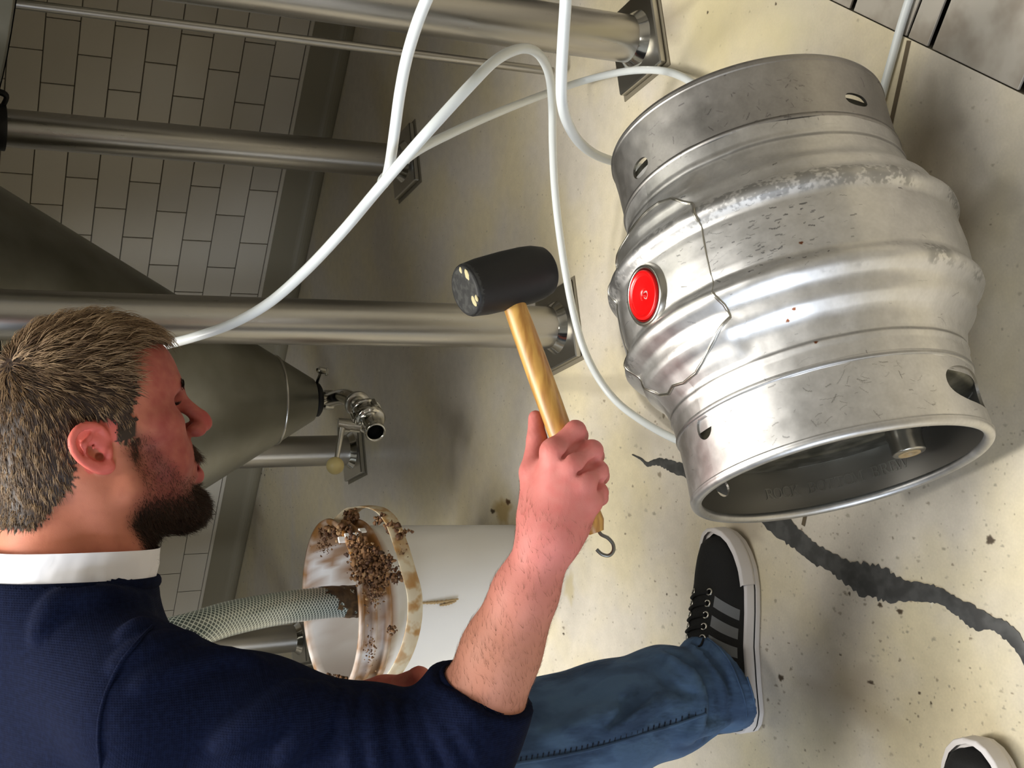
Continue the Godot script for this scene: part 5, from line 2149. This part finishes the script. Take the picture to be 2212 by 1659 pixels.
func build_hair(t: Node3D, hf: Field, HB: Basis, base: Vector3, skin_mesh: MB) -> void:
	var X := Transform3D(HB, head_o - base)
	var cf := Field.new()
	skull(cf, 0.0045)
	cf.cap(hl(0, -50, 2), hl(0, -120, 0), 0.049, 0.052, 0.03)
	cf.cap(hl(0, -30, -56), hl(0, -120, -60), 0.0595, 0.063, 0.03)
	var cm := cf.nets(0.0045)
	var r := RandomNumberGenerator.new()
	r.seed = 44
	var nz := noise(70.0, 2, 3)
	var clump := noise(95.0, 2, 13)
	# the cap under the strands
	var cap := MB.new()
	cap.colored = true
	var keep := PackedInt32Array()
	var tris := []
	for k in range(0, cm.I.size(), 3):
		var p := (cm.P[cm.I[k]] + cm.P[cm.I[k + 1]] + cm.P[cm.I[k + 2]]) / 3.0
		if is_hair(p) and (p.y > -0.02 or p.z < -0.05):
			keep.append(cm.I[k])
			keep.append(cm.I[k + 1])
			keep.append(cm.I[k + 2])
			tris.append(p)
	cap.P = cm.P
	cap.UV = cm.UV
	cap.C = cm.C
	cap.I = keep
	for i in cap.P.size():
		cap.C[i] = lin(Color(0.17, 0.13, 0.10))
		cap.P[i] = X * cap.P[i]
	var hm := mat("hair", Color.WHITE, 0.5)
	hm.vertex_color_use_as_albedo = true
	hm.metallic_specular = 0.4
	var ho := put("hair", cap, hm, t, "short brown hair")
	# strands comb away from the crown whorl, forward over the top and down the nape
	var mb := MB.new()
	mb.colored = true
	var whorl := hl(-20, 96, -112)
	var dark := lin(Color(0.25, 0.185, 0.13))
	var mid := lin(Color(0.42, 0.33, 0.245))
	var pale := lin(Color(0.62, 0.52, 0.40))
	for n in 15000:
		var p: Vector3 = tris[r.randi() % tris.size()] + Vector3(r.randfn(), r.randfn(), r.randfn()) * 0.0016
		var nrm := cf.normal(p)
		p -= nrm * cf.d(p)
		if not is_hair(p):
			continue
		var away := p - whorl
		away = (away - nrm * away.dot(nrm)).normalized()
		var swirl := nrm.cross(away) * 0.22
		var down := Vector3(0, -1, 0)
		down = down - nrm * down.dot(nrm)
		var fl := away + swirl
		var side := smoothstep(0.075, 0.03, p.y)
		fl = fl.lerp(down * 1.2 + away * 0.5, side * 0.75)
		if p.y > 0.115:
			fl = fl.lerp(Vector3(0, 0.1, 1), 0.55)
		var cl := clump.get_noise_3dv(p * 1.0)
		fl += Vector3(clump.get_noise_3dv(p + Vector3(3, 0, 0)), clump.get_noise_3dv(p + Vector3(0, 5, 0)), clump.get_noise_3dv(p + Vector3(0, 0, 7))) * 0.55
		fl += Vector3(r.randfn(), r.randfn(), r.randfn()) * 0.14
		fl = (fl - nrm * fl.dot(nrm)).normalized()
		var top := smoothstep(0.04, 0.13, p.y)
		var L := lerpf(0.012, 0.032, top) * r.randf_range(0.7, 1.15)
		if p.z > -0.012 and p.y < 0.06:
			L = 0.007 * r.randf_range(0.6, 1.2)
		if p.y < -0.03:
			L *= lerpf(1.0, 0.6, smoothstep(-0.03, -0.08, p.y))
		if p.z > 0.030 and p.y > 0.11:
			L *= 0.72
		var lift := lerpf(0.0022, 0.0065, top) * r.randf_range(0.4, 1.4) * (1.0 + cl * 1.2)
		var path := []
		var q := p
		var dir := fl
		for s in 5:
			var u := s / 4.0
			var nn := cf.normal(q, 0.004)
			path.append(X * (q + nn * (lift * sin(minf(u * 1.5, 1.0) * PI / 2) - 0.001)))
			dir = (dir - nn * dir.dot(nn)).normalized()
			q += dir * L / 4.0
			q -= nn * minf(cf.d(q), 0.002)
		var m := clampf(0.45 + cl * 1.3 + r.randfn() * 0.2, 0, 1)
		var c := dark.lerp(mid, minf(m * 2.0, 1.0)).lerp(pale, maxf(m * 2.0 - 1.0, 0.0) * 0.8)
		strand(mb, path, r.randf_range(0.00042, 0.0007), c)
	var so := put("hair_strands", mb, hm, ho)
	so.set_meta("kind", "stuff")
	# beard and brows
	var bm := MB.new()
	bm.colored = true
	var cand := []
	var cand_n := []
	for k in range(0, skin_mesh.I.size(), 3):
		var p := (skin_mesh.P[skin_mesh.I[k]] + skin_mesh.P[skin_mesh.I[k + 1]] + skin_mesh.P[skin_mesh.I[k + 2]]) / 3.0
		if beard_at(p) > 0.15 and absf(p.x) < 0.072:
			cand.append(p)
			cand_n.append((skin_mesh.P[skin_mesh.I[k + 1]] - skin_mesh.P[skin_mesh.I[k]]).cross(skin_mesh.P[skin_mesh.I[k + 2]] - skin_mesh.P[skin_mesh.I[k]]).normalized())
	for n in 42000:
		var pick := r.randi() % cand.size()
		var nrm: Vector3 = cand_n[pick]
		var jit := Vector3(r.randfn(), r.randfn(), r.randfn()) * 0.0014
		var p: Vector3 = cand[pick] + jit - nrm * jit.dot(nrm)
		var w := beard_at(p) * beard_weight(p)
		if r.randf() > minf(w * w * 0.55 + 0.06, 0.5):
			continue
		var full := w
		var L := lerpf(0.0018, 0.0085, full * full) * r.randf_range(0.6, 1.3)
		var fl := Vector3(0, -1, 0.35)
		if p.z > 0.085 and p.y > -0.02:
			fl = Vector3(signf(p.x) * 0.5, -0.75, 0.6)
		if p.z > 0.09 and p.y < -0.04:
			fl = Vector3(0, -0.55, 0.85)
		if p.y < -0.085:
			fl = Vector3(0, -0.7, 0.7)
		fl = (fl - nrm * fl.dot(nrm)).normalized() + Vector3(r.randfn(), r.randfn(), r.randfn()) * 0.22
		var path := []
		for s in 4:
			var u := s / 3.0
			path.append(X * (p + fl * L * u + nrm * L * (0.55 * u - 0.15 * u * u)))
		var c := lin(Color(0.14, 0.095, 0.07)).lerp(lin(Color(0.34, 0.22, 0.14)), r.randf() * (0.4 if p.y < -0.05 else 1.0))
		strand(bm, path, r.randf_range(0.00013, 0.0002) if w < 0.6 else r.randf_range(0.0002, 0.00034), c)
	for s in [1.0, -1.0]:
		for n in 300:
			var u := r.randf()
			var p := hl(lerpf(10, 41, u) * s, lerpf(69, 73, sin(u * 2.2)) + r.randfn() * 2.2, 90)
			for k in 9:
				p.z -= maxf(hf.d(p), 0.0) * 0.9
			var nrm := hf.normal(p)
			var fl := Vector3(s * 0.8, 0.35 - u * 0.5, 0)
			fl = (fl - nrm * fl.dot(nrm)).normalized()
			var path := []
			for q in 3:
				path.append(X * (p + fl * 0.009 * q / 2.0 + nrm * 0.0016 * q / 2.0))
			strand(bm, path, 0.0004, lin(Color(0.20, 0.135, 0.09)))
		for n in 60:
			var a := lerpf(-0.85, 0.95, r.randf())
			var c0 := hl(31 * s, 50, 52.5)
			var out := Vector3(sin(a) * s, -0.08 + r.randfn() * 0.05, cos(a)).normalized()
			var p := c0 + out * 0.0127
			var path := []
			for q in 4:
				var u := q / 3.0
				path.append(X * (p + (out * 0.9 + Vector3(sin(a) * 0.3 * s, -0.35 + 0.75 * u, 0)) * 0.0085 * u))
			strand(bm, path, 0.00026, lin(Color(0.12, 0.08, 0.06)))
	var bo := put("beard", bm, hm, t, "short dark beard, moustache and brows")
	bo.set_meta("kind", "stuff")


# folds: picture polylines laid on the cloth's own surface, as raised ridges or pressed grooves
func folds(f: Field, base_f: Field, lines: Array) -> void:
	for l in lines:
		var pts := []
		for q in l[3]:
			var h := base_f.hit(EYE, px_at(q[0], q[1], 1.0) - EYE)
			if h != Vector3.INF:
				pts.append(h)
		if pts.size() < 2:
			continue
		pts = spline(pts, 3)
		for i in pts.size():
			pts[i] -= base_f.normal(pts[i], 0.004) * l[1]
		var n := pts.size()
		for i in n - 1:
			var w0 := sin(PI * (0.12 + 0.76 * i / (n - 1)))
			var w1 := sin(PI * (0.12 + 0.76 * (i + 1) / (n - 1)))
			f.cap(pts[i], pts[i + 1], l[0] * w0, l[0] * w1, l[2], 0 if l[0] * signf(l[1]) >= 0 else 1)


func sweater_field() -> Field:
	var f := Field.new()
	trunk(f, 0.004, false)
	# sleeve to just below the elbow
	var el := px_at(ELBOW[0], ELBOW[1], ELBOW[2])
	var cu := px_at(1040, 1492, 1.383)
	f.chain([el, el.lerp(cu, 0.5), cu, cu.lerp(el, -0.3)], [0.054, 0.053, 0.0485, 0.047], 0.035)
	var axis := (cu - el).normalized()
	f.half(cu + axis * 0.003, axis, 0.003)
	var base_f := Field.new()
	trunk(base_f, 0.004, false)
	base_f.chain([el, el.lerp(cu, 0.5), cu], [0.054, 0.053, 0.0485], 0.035)
	# [radius, depth under the surface, blend, points]
	folds(f, base_f, [
		[0.010, 0.0011, 0.012, [[120, 1300], [173, 1290], [250, 1290], [325, 1302], [392, 1330]]],
		[0.011, 0.0014, 0.014, [[270, 1375], [330, 1350], [395, 1340], [455, 1356]]],
		[0.011, 0.0014, 0.014, [[252, 1434], [336, 1396], [419, 1378], [490, 1390]]],
		[0.010, 0.0014, 0.014, [[300, 1480], [380, 1440], [470, 1420], [560, 1430]]],
		[0.009, 0.0011, 0.012, [[75, 1380], [100, 1330], [130, 1300], [170, 1280]]],
		[0.012, 0.0014, 0.016, [[470, 1606], [520, 1580], [575, 1548], [625, 1512], [660, 1490]]],
		[0.011, 0.0014, 0.014, [[610, 1640], [650, 1580], [690, 1520], [700, 1488]]],
		[0.010, 0.0012, 0.011, [[745, 1492], [748, 1560], [760, 1659]]],
		[0.010, 0.0012, 0.011, [[795, 1502], [803, 1570], [818, 1659]]],
		[0.009, 0.0011, 0.010, [[845, 1516], [858, 1580], [881, 1659]]],
		[0.009, 0.0011, 0.010, [[888, 1524], [905, 1580], [933, 1659]]],
		[0.009, 0.0011, 0.010, [[920, 1524], [955, 1580], [990, 1655]]],
		[0.009, 0.0011, 0.010, [[945, 1515], [1000, 1570], [1035, 1640]]],
		[0.008, 0.0010, 0.010, [[960, 1492], [1020, 1545], [1065, 1610]]],
	])
	return f


func knit() -> StandardMaterial3D:
	var W := 256
	var img := Image.create(W, W, false, Image.FORMAT_L8)
	for y in W:
		for x in W:
			var u := fposmod(x / float(W) * 16.0, 1.0)
			var v := fposmod(y / float(W) * 16.0 + absf(u - 0.5) * 0.9, 1.0)
			var h := sin(PI * u) * 0.6 + 0.4 * sin(PI * v)
			img.set_pixel(x, y, Color(h, h, h))
	img.convert(Image.FORMAT_RGB8)
	var m := mat("navy_knit", Color(0.06, 0.09, 0.185), 0.9)
	m.albedo_texture = noise_tex(0.02, 4, 71, 256, [[0.25, Color(0.8, 0.8, 0.82)], [0.75, Color(1, 1, 1)]])
	m.heightmap_enabled = true
	m.heightmap_scale = 0.05
	m.heightmap_texture = ImageTexture.create_from_image(img)
	tri(m, Vector3(26, 26, 26))
	m.metallic_specular = 0.2
	return m


func build_clothes(t: Node3D, base: Vector3) -> void:
	# ---- sweater
	var sf := sweater_field()
	# leave the neck open
	var sw := Field.new()
	var sm := sf.nets(0.0045)
	var nx := px_at(150, 1250, 1.49)
	var keep := PackedInt32Array()
	for k in range(0, sm.I.size(), 3):
		var ok := true
		for j in 3:
			if sm.P[sm.I[k + j]].x > neck_edge(sm.P[sm.I[k + j]]) + 0.003:
				ok = false
		if ok:
			for j in 3:
				keep.append(sm.I[k + j])
	sm.I = keep
	sm.compact()
	for i in sm.P.size():
		sm.P[i] -= base
	var kn := knit()
	var so := put("sweater", sm, kn, t, "navy knitted sweater with pushed-up sleeves")
	# ribbed neckband, cuff rim and seams
	var band := MB.new()
	var ring := []
	for k in 65:
		var a := TAU * k / 64.0
		ring.append(collar_pt(a, -0.006, 0.0945, 0.082) - base)
	band.tube(ring, [0.004], 10, false, Vector3(1, 0, 0), 1.6)
	put("neckband", band, kn, so)
	var el := px_at(ELBOW[0], ELBOW[1], ELBOW[2])
	var cu := px_at(1040, 1492, 1.383)
	var ax := (cu - el).normalized()
	var cr := MB.new()
	cr.T = frame(cu + ax * 0.002 - base, ax)
	cr.lathe([Vector2(0.0455, -0.012), Vector2(0.0478, -0.012), Vector2(0.0496, -0.006), Vector2(0.0494, 0.002), Vector2(0.0474, 0.006), Vector2(0.0445, 0.004), Vector2(0.044, -0.006)], 56)
	put("cuff", cr, kn, so)
	var sm2 := MB.new()
	for line in [[[330, 1352], [296, 1388], [262, 1430], [236, 1480], [219, 1530], [212, 1585], [215, 1640], [222, 1700]]]:
		var pp := []
		for q in line:
			var h := sf.hit(EYE, px_at(q[0], q[1], 1.0) - EYE)
			if h != Vector3.INF:
				pp.append(h + (EYE - h).normalized() * 0.0004 - base)
		if pp.size() > 1:
			sm2.tube(spline(pp, 6), [0.0021], 8)
	put("armhole_seam", sm2, kn, so)
	# ---- white shirt collar standing round the neck
	var cl := MB.new()
	var rows := []
	var cn := noise(55.0, 3, 9)
	for s in 9:
		var u := s / 8.0
		var row := []
		for k in 97:
			var a := TAU * k / 96.0
			var inner := s > 5
			var lift := [-0.006, 0.009, 0.019, 0.0255, 0.0275, 0.0275, 0.025, 0.012, -0.004][s] as float
			var g: float = (0.0925 if not inner else 0.0885) + (0.0008 * sin(lift * 60.0))
			var p := collar_pt(a, lift + 0.004 - 0.0035 * (1.0 - cos(a)) * 0.0, g, g - 0.0125)
			p += (p - collar_pt(a, lift + 0.004, 0, 0)).normalized() * cn.get_noise_3dv(p) * (0.0028 if lift < 0.02 else 0.0008)
			row.append(cl.v(p - base))
		rows.append(row)
	for s in 8:
		for k in 96:
			cl.quad(rows[s][k], rows[s][k + 1], rows[s + 1][k + 1], rows[s + 1][k])
	var ct := mat("white_cotton", Color(0.95, 0.95, 0.97), 0.85)
	ct.rim_enabled = true
	ct.rim = 0.2
	put("shirt_collar", cl, ct, t, "white shirt collar")
	# ---- jeans
	var jf := jeans_field(true)
	var jm := jf.nets(0.0044)
	for i in jm.P.size():
		jm.P[i] -= base
	var dn := mat("denim", Color(0.30, 0.41, 0.54), 0.85)
	dn.albedo_texture = noise_tex(0.012, 5, 81, 512, [[0.25, Color(0.62, 0.66, 0.72)], [0.55, Color(0.95, 0.95, 0.97)], [0.8, Color(1.25, 1.22, 1.18)]])
	tri(dn, Vector3(3.2, 1.3, 3.2))
	dn.normal_enabled = true
	dn.normal_texture = noise_tex(0.2, 2, 82, 256, [], true, 3.0)
	dn.normal_scale = 0.3
	var jo := put("jeans", jm, dn, t, "blue denim jeans, stacked at the ankle")
	# inseam with puckers, and the hem's stitched band
	var seam := MB.new()
	var pk := MB.new()
	for line in [[[1040, 1668], [1100, 1652], [1160, 1642], [1220, 1631], [1280, 1618], [1340, 1601], [1400, 1583], [1460, 1565], [1525, 1542]]]:
		var pp := []
		for q in line:
			var h := jf.hit(EYE, px_at(q[0], q[1], 1.0) - EYE)
			if h != Vector3.INF:
				pp.append(h)
		pp = spline(pp, 10)
		var loc := []
		for i in pp.size():
			loc.append(pp[i] - base)
			var nn := jf.normal(pp[i], 0.004)
			if i % 2 == 0 and i > 0:
				var d: Vector3 = (pp[i] - pp[i - 1]).normalized()
				var c := d.cross(nn)
				if c.dot(YU) < 0:
					c = -c
				pk.tube([pp[i] - base - nn * 0.0006, pp[i] + c * 0.007 + d * 0.002 - base - nn * 0.0007], [0.0011], 6)
		seam.tube(loc, [0.0022], 8)
	put("inseam", seam, dn, jo)
	var po := put("seam_pucker", pk, mat("denim_pucker", Color(0.11, 0.15, 0.22), 0.9), jo)
	po.set_meta("kind", "stuff")
	var hem := MB.new()
	for line in [[[1508, 1352], [1540, 1362], [1572, 1388], [1598, 1424], [1614, 1462], [1626, 1500], [1633, 1540], [1630, 1570]], [[1498, 1366], [1528, 1378], [1556, 1402], [1580, 1436], [1596, 1474], [1608, 1510], [1614, 1548]]]:
		var pp := []
		for q in line:
			var h := jf.hit(EYE, px_at(q[0], q[1], 1.0) - EYE, 0.7, 1.86)
			if h != Vector3.INF:
				pp.append(h - base)
		if pp.size() > 2:
			hem.tube(spline(pp, 6), [0.0013], 8)
	put("hem_stitching", hem, dn, jo)
	# ---- shoes
	shoe(t, base, Vector3(-0.4785, 0, -1.4415), Vector3(0.273, 0, -0.040), 1.0)
	shoe(t, base, Vector3(-0.66, 0, -1.005), Vector3(0.273, 0, -0.008), -1.0)


func jeans_field(detail: bool) -> Field:
	var f := Field.new()
	legs(f, 0.004, true)
	seat(f, 0.003, Vector3(0, 0.1, -0.995))
	var kl := px_at(880, 1668, 1.60)
	var a := px_at(1316, 1556, 1.70)
	var b := px_at(1440, 1514, 1.735)
	var c := px_at(1500, 1502, 1.75)
	f.chain([kl, a, b, c], [0.082, 0.0735, 0.070, 0.058], 0.02)
	var e := px_at(1520, 1490, 1.757)
	var g := px_at(1555, 1470, 1.772)
	f.chain([px_at(1470, 1510, 1.745), e, g, g.lerp(e, -0.6)], [0.046, 0.058, 0.0705, 0.074], 0.003)
	f.half(px_at(1500, 1350, 1.765), Vector3(0.40, -0.915, -0.05), 0.003)
	var kr := Vector3(-0.60, 0.49, -1.12)
	f.chain([kr, Vector3(-0.585, 0.1, -1.0)], [0.082, 0.075], 0.02)
	if not detail:
		return f
	var bf := jeans_field(false)
	folds(f, bf, [
		[0.010, 0.003, 0.010, [[1392, 1394], [1432, 1412], [1468, 1432], [1500, 1462], [1516, 1510], [1510, 1560], [1488, 1602]]],
		[0.009, -0.003, 0.005, [[1438, 1404], [1476, 1428], [1512, 1456], [1532, 1506], [1530, 1556], [1508, 1604]]],
		[0.008, 0.0025, 0.008, [[1478, 1388], [1512, 1408], [1545, 1446], [1562, 1492], [1566, 1540]]],
		[0.007, -0.002, 0.004, [[1498, 1384], [1534, 1412], [1566, 1452], [1584, 1500]]],
		[0.007, -0.002, 0.006, [[1412, 1440], [1440, 1472], [1470, 1492], [1498, 1500]]],
		[0.010, 0.004, 0.012, [[1300, 1590], [1350, 1545], [1400, 1520], [1450, 1508]]],
		[0.008, -0.002, 0.010, [[1310, 1560], [1350, 1526], [1400, 1500]]],
		[0.010, 0.0045, 0.013, [[1180, 1592], [1260, 1556], [1330, 1530]]],
		[0.008, 0.003, 0.009, [[1470, 1600], [1500, 1580], [1540, 1572], [1580, 1556]]],
		[0.007, -0.002, 0.005, [[1520, 1596], [1550, 1588], [1590, 1572]]],
	])
	return f


# a point of the ring round the neck: angle from the front, height above the sweater, half axes along the face direction and sideways
func collar_pt(a: float, lift: float, rf: float, rs: float) -> Vector3:
	var o := head_o + HEAD_F * -0.0405 + HEAD_U * -0.1425
	var tilt := HEAD_U + HEAD_F * 0.10
	return o + HEAD_F * cos(a) * rf + HEAD_L * sin(a) * rs + tilt * lift + HEAD_U * cos(a) * -0.003 - HEAD_U * 0.002 * cos(2.0 * a)


func neck_edge(p: Vector3) -> float:
	var o := head_o + HEAD_F * -0.0375
	return o.x - 0.1425 + clampf((p - o).dot(HEAD_F) / 0.1, -1, 1) * 0.004


# a canvas shoe from heel h towards the toe; side is 1 when the inner side faces the picture on a left shoe
func shoe(t: Node3D, base: Vector3, h: Vector3, run: Vector3, side: float) -> void:
	var L := run.length()
	var fx := run.normalized()
	var sz := fx.cross(Vector3.UP)
	var X := Transform3D(Basis(fx, Vector3.UP, sz), h - base)      # x to the toe, y up, z to the right
	# half widths along the length: [u, inner (right on a left shoe), outer]
	var prof := [[0.0, 0.004, 0.004], [0.012, 0.018, 0.018], [0.04, 0.027, 0.027], [0.1, 0.034, 0.034], [0.25, 0.034, 0.035], [0.42, 0.036, 0.037], [0.58, 0.045, 0.041], [0.70, 0.0495, 0.043], [0.80, 0.048, 0.041], [0.88, 0.042, 0.035], [0.94, 0.033, 0.027], [0.98, 0.020, 0.017], [1.0, 0.005, 0.005]]
	var N := 56
	var st := []
	for i in N + 1:
		var u := 0.5 - 0.5 * cos(PI * i / N)
		var a := 0
		while a < prof.size() - 2 and prof[a + 1][0] < u:
			a += 1
		var k: float = (u - prof[a][0]) / (prof[a + 1][0] - prof[a][0])
		st.append([u, lerpf(prof[a][1], prof[a + 1][1], k), lerpf(prof[a][2], prof[a + 1][2], k)])
	var outline := func(grow: float) -> Array:
		var o := []
		for i in N + 1:
			var z0: float = st[i][1] if side > 0 else st[i][2]
			o.append(Vector2(st[i][0] * L + grow * (st[i][0] - 0.5) * 2.0, z0 + grow))
		for i in range(N - 1, 0, -1):
			var z1: float = st[i][2] if side > 0 else st[i][1]
			o.append(Vector2(st[i][0] * L + grow * (st[i][0] - 0.5) * 2.0, -z1 - grow))
		return o
	var band := func(mb: MB, steps: Array) -> void:
		var rows := []
		for s in steps:
			var row := []
			for q in outline.call(s[0]):
				row.append(mb.v(Vector3(q.x, s[1] + 0.008 * pow(clampf((q.x / L - 0.72) / 0.28, 0, 1), 2.0), q.y)))
			rows.append(row)
		for i in rows.size() - 1:
			var m: int = rows[i].size()
			for k in m:
				mb.quad(rows[i][k], rows[i][(k + 1) % m], rows[i + 1][(k + 1) % m], rows[i + 1][k])
	var sole := MB.new()
	sole.T = X
	band.call(sole, [[-0.004, 0.0004], [0.001, 0.001], [0.0026, 0.004], [0.0028, 0.0095], [0.0028, 0.0095], [0.0018, 0.0102], [0.0018, 0.0122], [0.0026, 0.013], [0.0026, 0.024], [0.0012, 0.0268], [-0.004, 0.0275]])
	var rub := mat("white_rubber_sole", Color(0.84, 0.82, 0.81), 0.6)
	var so := put("shoe", sole, rub, t, "black canvas shoe with a white rubber sole and grey stripes")
	var ln := MB.new()
	ln.T = X
	band.call(ln, [[0.0018, 0.0098], [0.0024, 0.0103], [0.0024, 0.0118], [0.0018, 0.0123]])
	put("sole_line", ln, M.black_rubber, so)
	# bumper round the toe
	var bp := MB.new()
	bp.T = X
	var ol: Array = outline.call(0.003)
	var rows := []
	for s in [[-0.0006, 0.012], [0.0012, 0.0115], [0.0016, 0.015], [0.0014, 0.030], [0.0002, 0.0325], [-0.004, 0.033]]:
		var row := []
		var o2: Array = outline.call(0.003 + s[0])
		for k in ol.size():
			if ol[k].x > L * 0.70:
				var q: Vector2 = o2[k]
				row.append(bp.v(Vector3(q.x, s[1] + 0.008 * pow(clampf((q.x / L - 0.72) / 0.28, 0, 1), 2.0), q.y)))
		rows.append(row)
	for i in rows.size() - 1:
		for k in rows[i].size() - 1:
			bp.quad(rows[i][k], rows[i][k + 1], rows[i + 1][k + 1], rows[i + 1][k])
	put("toe_bumper", bp, rub, so)
	# upper: arched sections
	var up := MB.new()
	up.T = X
	var ur := []
	var AR := 24
	for i in range(1, N):
		var u: float = st[i][0]
		var hh := 0.0
		# crown height of the upper along the length
		var hp := [[0.0, 0.062], [0.06, 0.07], [0.2, 0.078], [0.36, 0.088], [0.5, 0.083], [0.62, 0.073], [0.74, 0.063], [0.86, 0.056], [0.94, 0.05], [1.0, 0.036]]
		var a := 0
		while a < hp.size() - 2 and hp[a + 1][0] < u:
			a += 1
		hh = lerpf(hp[a][1], hp[a + 1][1], (u - hp[a][0]) / (hp[a + 1][0] - hp[a][0]))
		hh *= 1.0 - 0.55 * pow(clampf((u - 0.93) / 0.07, 0, 1), 2.0)
		var zi: float = (st[i][1] if side > 0 else st[i][2]) - 0.001
		var zo: float = (st[i][2] if side > 0 else st[i][1]) - 0.001
		var row := []
		for k in AR + 1:
			var f := PI * k / AR
			var cc := cos(f)
			var ss := sin(f)
			var pw := lerpf(0.62, 0.85, smoothstep(0.3, 0.7, u))
			var z := signf(cc) * pow(absf(cc), pw) * (zi if cc > 0 else zo)
			var y := 0.02 + (hh - 0.02) * pow(ss, 0.75)
			row.append(up.v(Vector3(u * L, y, z)))
		ur.append(row)
	for i in ur.size() - 1:
		for k in AR:
			up.quad(ur[i][k], ur[i][k + 1], ur[i + 1][k + 1], ur[i + 1][k])
	var cv := mat("black_canvas", Color(0.055, 0.055, 0.055), 0.85)
	cv.normal_enabled = true
	cv.normal_texture = noise_tex(0.2, 2, 84, 256, [], true, 3.0)
	cv.normal_scale = 0.4
	tri(cv, Vector3(12, 12, 12))
	put("upper", up, cv, so)
	# a point on the upper at (length u, arch fraction v), pushed out
	var on := func(u: float, v: float, lift: float) -> Vector3:
		var i := clampf(acos(clampf(1.0 - 2.0 * u, -1, 1)) / PI * N - 1.0, 0, ur.size() - 1.001)
		var k := clampf(v * AR, 0, AR - 0.001)
		var i0 := int(i)
		var k0 := int(k)
		var p00: Vector3 = up.P[ur[i0][k0]]
		var p10: Vector3 = up.P[ur[i0 + 1][k0]]
		var p01: Vector3 = up.P[ur[i0][k0 + 1]]
		var p11: Vector3 = up.P[ur[i0 + 1][k0 + 1]]
		var p := p00.lerp(p10, i - i0).lerp(p01.lerp(p11, i - i0), k - k0)
		var nn := (p10 - p00).cross(p01 - p00).normalized()
		if nn.dot(p - X * Vector3(u * L, 0.02, 0)) < 0:
			nn = -nn
		return p + nn * lift
	# stripes on both sides, eyelets, laces and the tongue ridge
	var grey := mat("grey_stripe", Color(0.42, 0.43, 0.44), 0.7)
	for sd in [0, 1]:
		for k in 4 if sd == 0 else 3:
			var u0 := 0.625 - k * 0.092
			var sp := MB.new()
			var g := []
			for i in 9:
				var v := lerpf(0.055, 0.315 + 0.0 * k, i / 8.0)
				var sh := lerpf(0.0, 0.075, i / 8.0)
				var row := []
				for j in 4:
					var uu := u0 - 0.052 + 0.052 * j / 3.0 - 0.02 + sh
					row.append(sp.v(on.call(uu, v if sd == 0 else 1.0 - v, 0.0008)))
				g.append(row)
			for i in 8:
				for j in 3:
					if sd == 0:
						sp.quad(g[i][j], g[i + 1][j], g[i + 1][j + 1], g[i][j + 1])
					else:
						sp.quad(g[i][j], g[i][j + 1], g[i + 1][j + 1], g[i + 1][j])
			put("stripe", sp, grey, so)
	for sd in [0, 1]:
		for k in 5:
			var u := 0.70 - k * 0.055
			var v := 0.385 if sd == 0 else 0.615
			var c: Vector3 = on.call(u, v, 0.0008)
			var c2: Vector3 = on.call(u, v, 0.01)
			var ey := MB.new()
			ey.T = frame(c, c2 - c)
			var tor := []
			for q in 9:
				tor.append(Vector2(0.0042 + 0.0012 * cos(TAU * q / 8.0), 0.0012 * sin(TAU * q / 8.0)))
			tor.reverse()
			ey.lathe(tor, 20)
			put("eyelet", ey, M.weld, so)
	var lc := MB.new()
	for k in 5:
		var u := 0.70 - k * 0.055
		var a: Vector3 = on.call(u, 0.385, 0.002)
		var m: Vector3 = on.call(u - 0.015, 0.5, 0.006)
		var b: Vector3 = on.call(u - 0.03, 0.615, 0.002)
		lc.tube(spline([a, m, b], 6), [0.0024], 8)
	if side > 0:
		lc.tube(spline([on.call(0.47, 0.42, 0.004), on.call(0.44, 0.40, 0.012), on.call(0.45, 0.36, 0.016), on.call(0.48, 0.34, 0.012)], 5), [0.0014], 8)
	put("lace", lc, mat("black_lace", Color(0.05, 0.05, 0.05), 0.9), so)
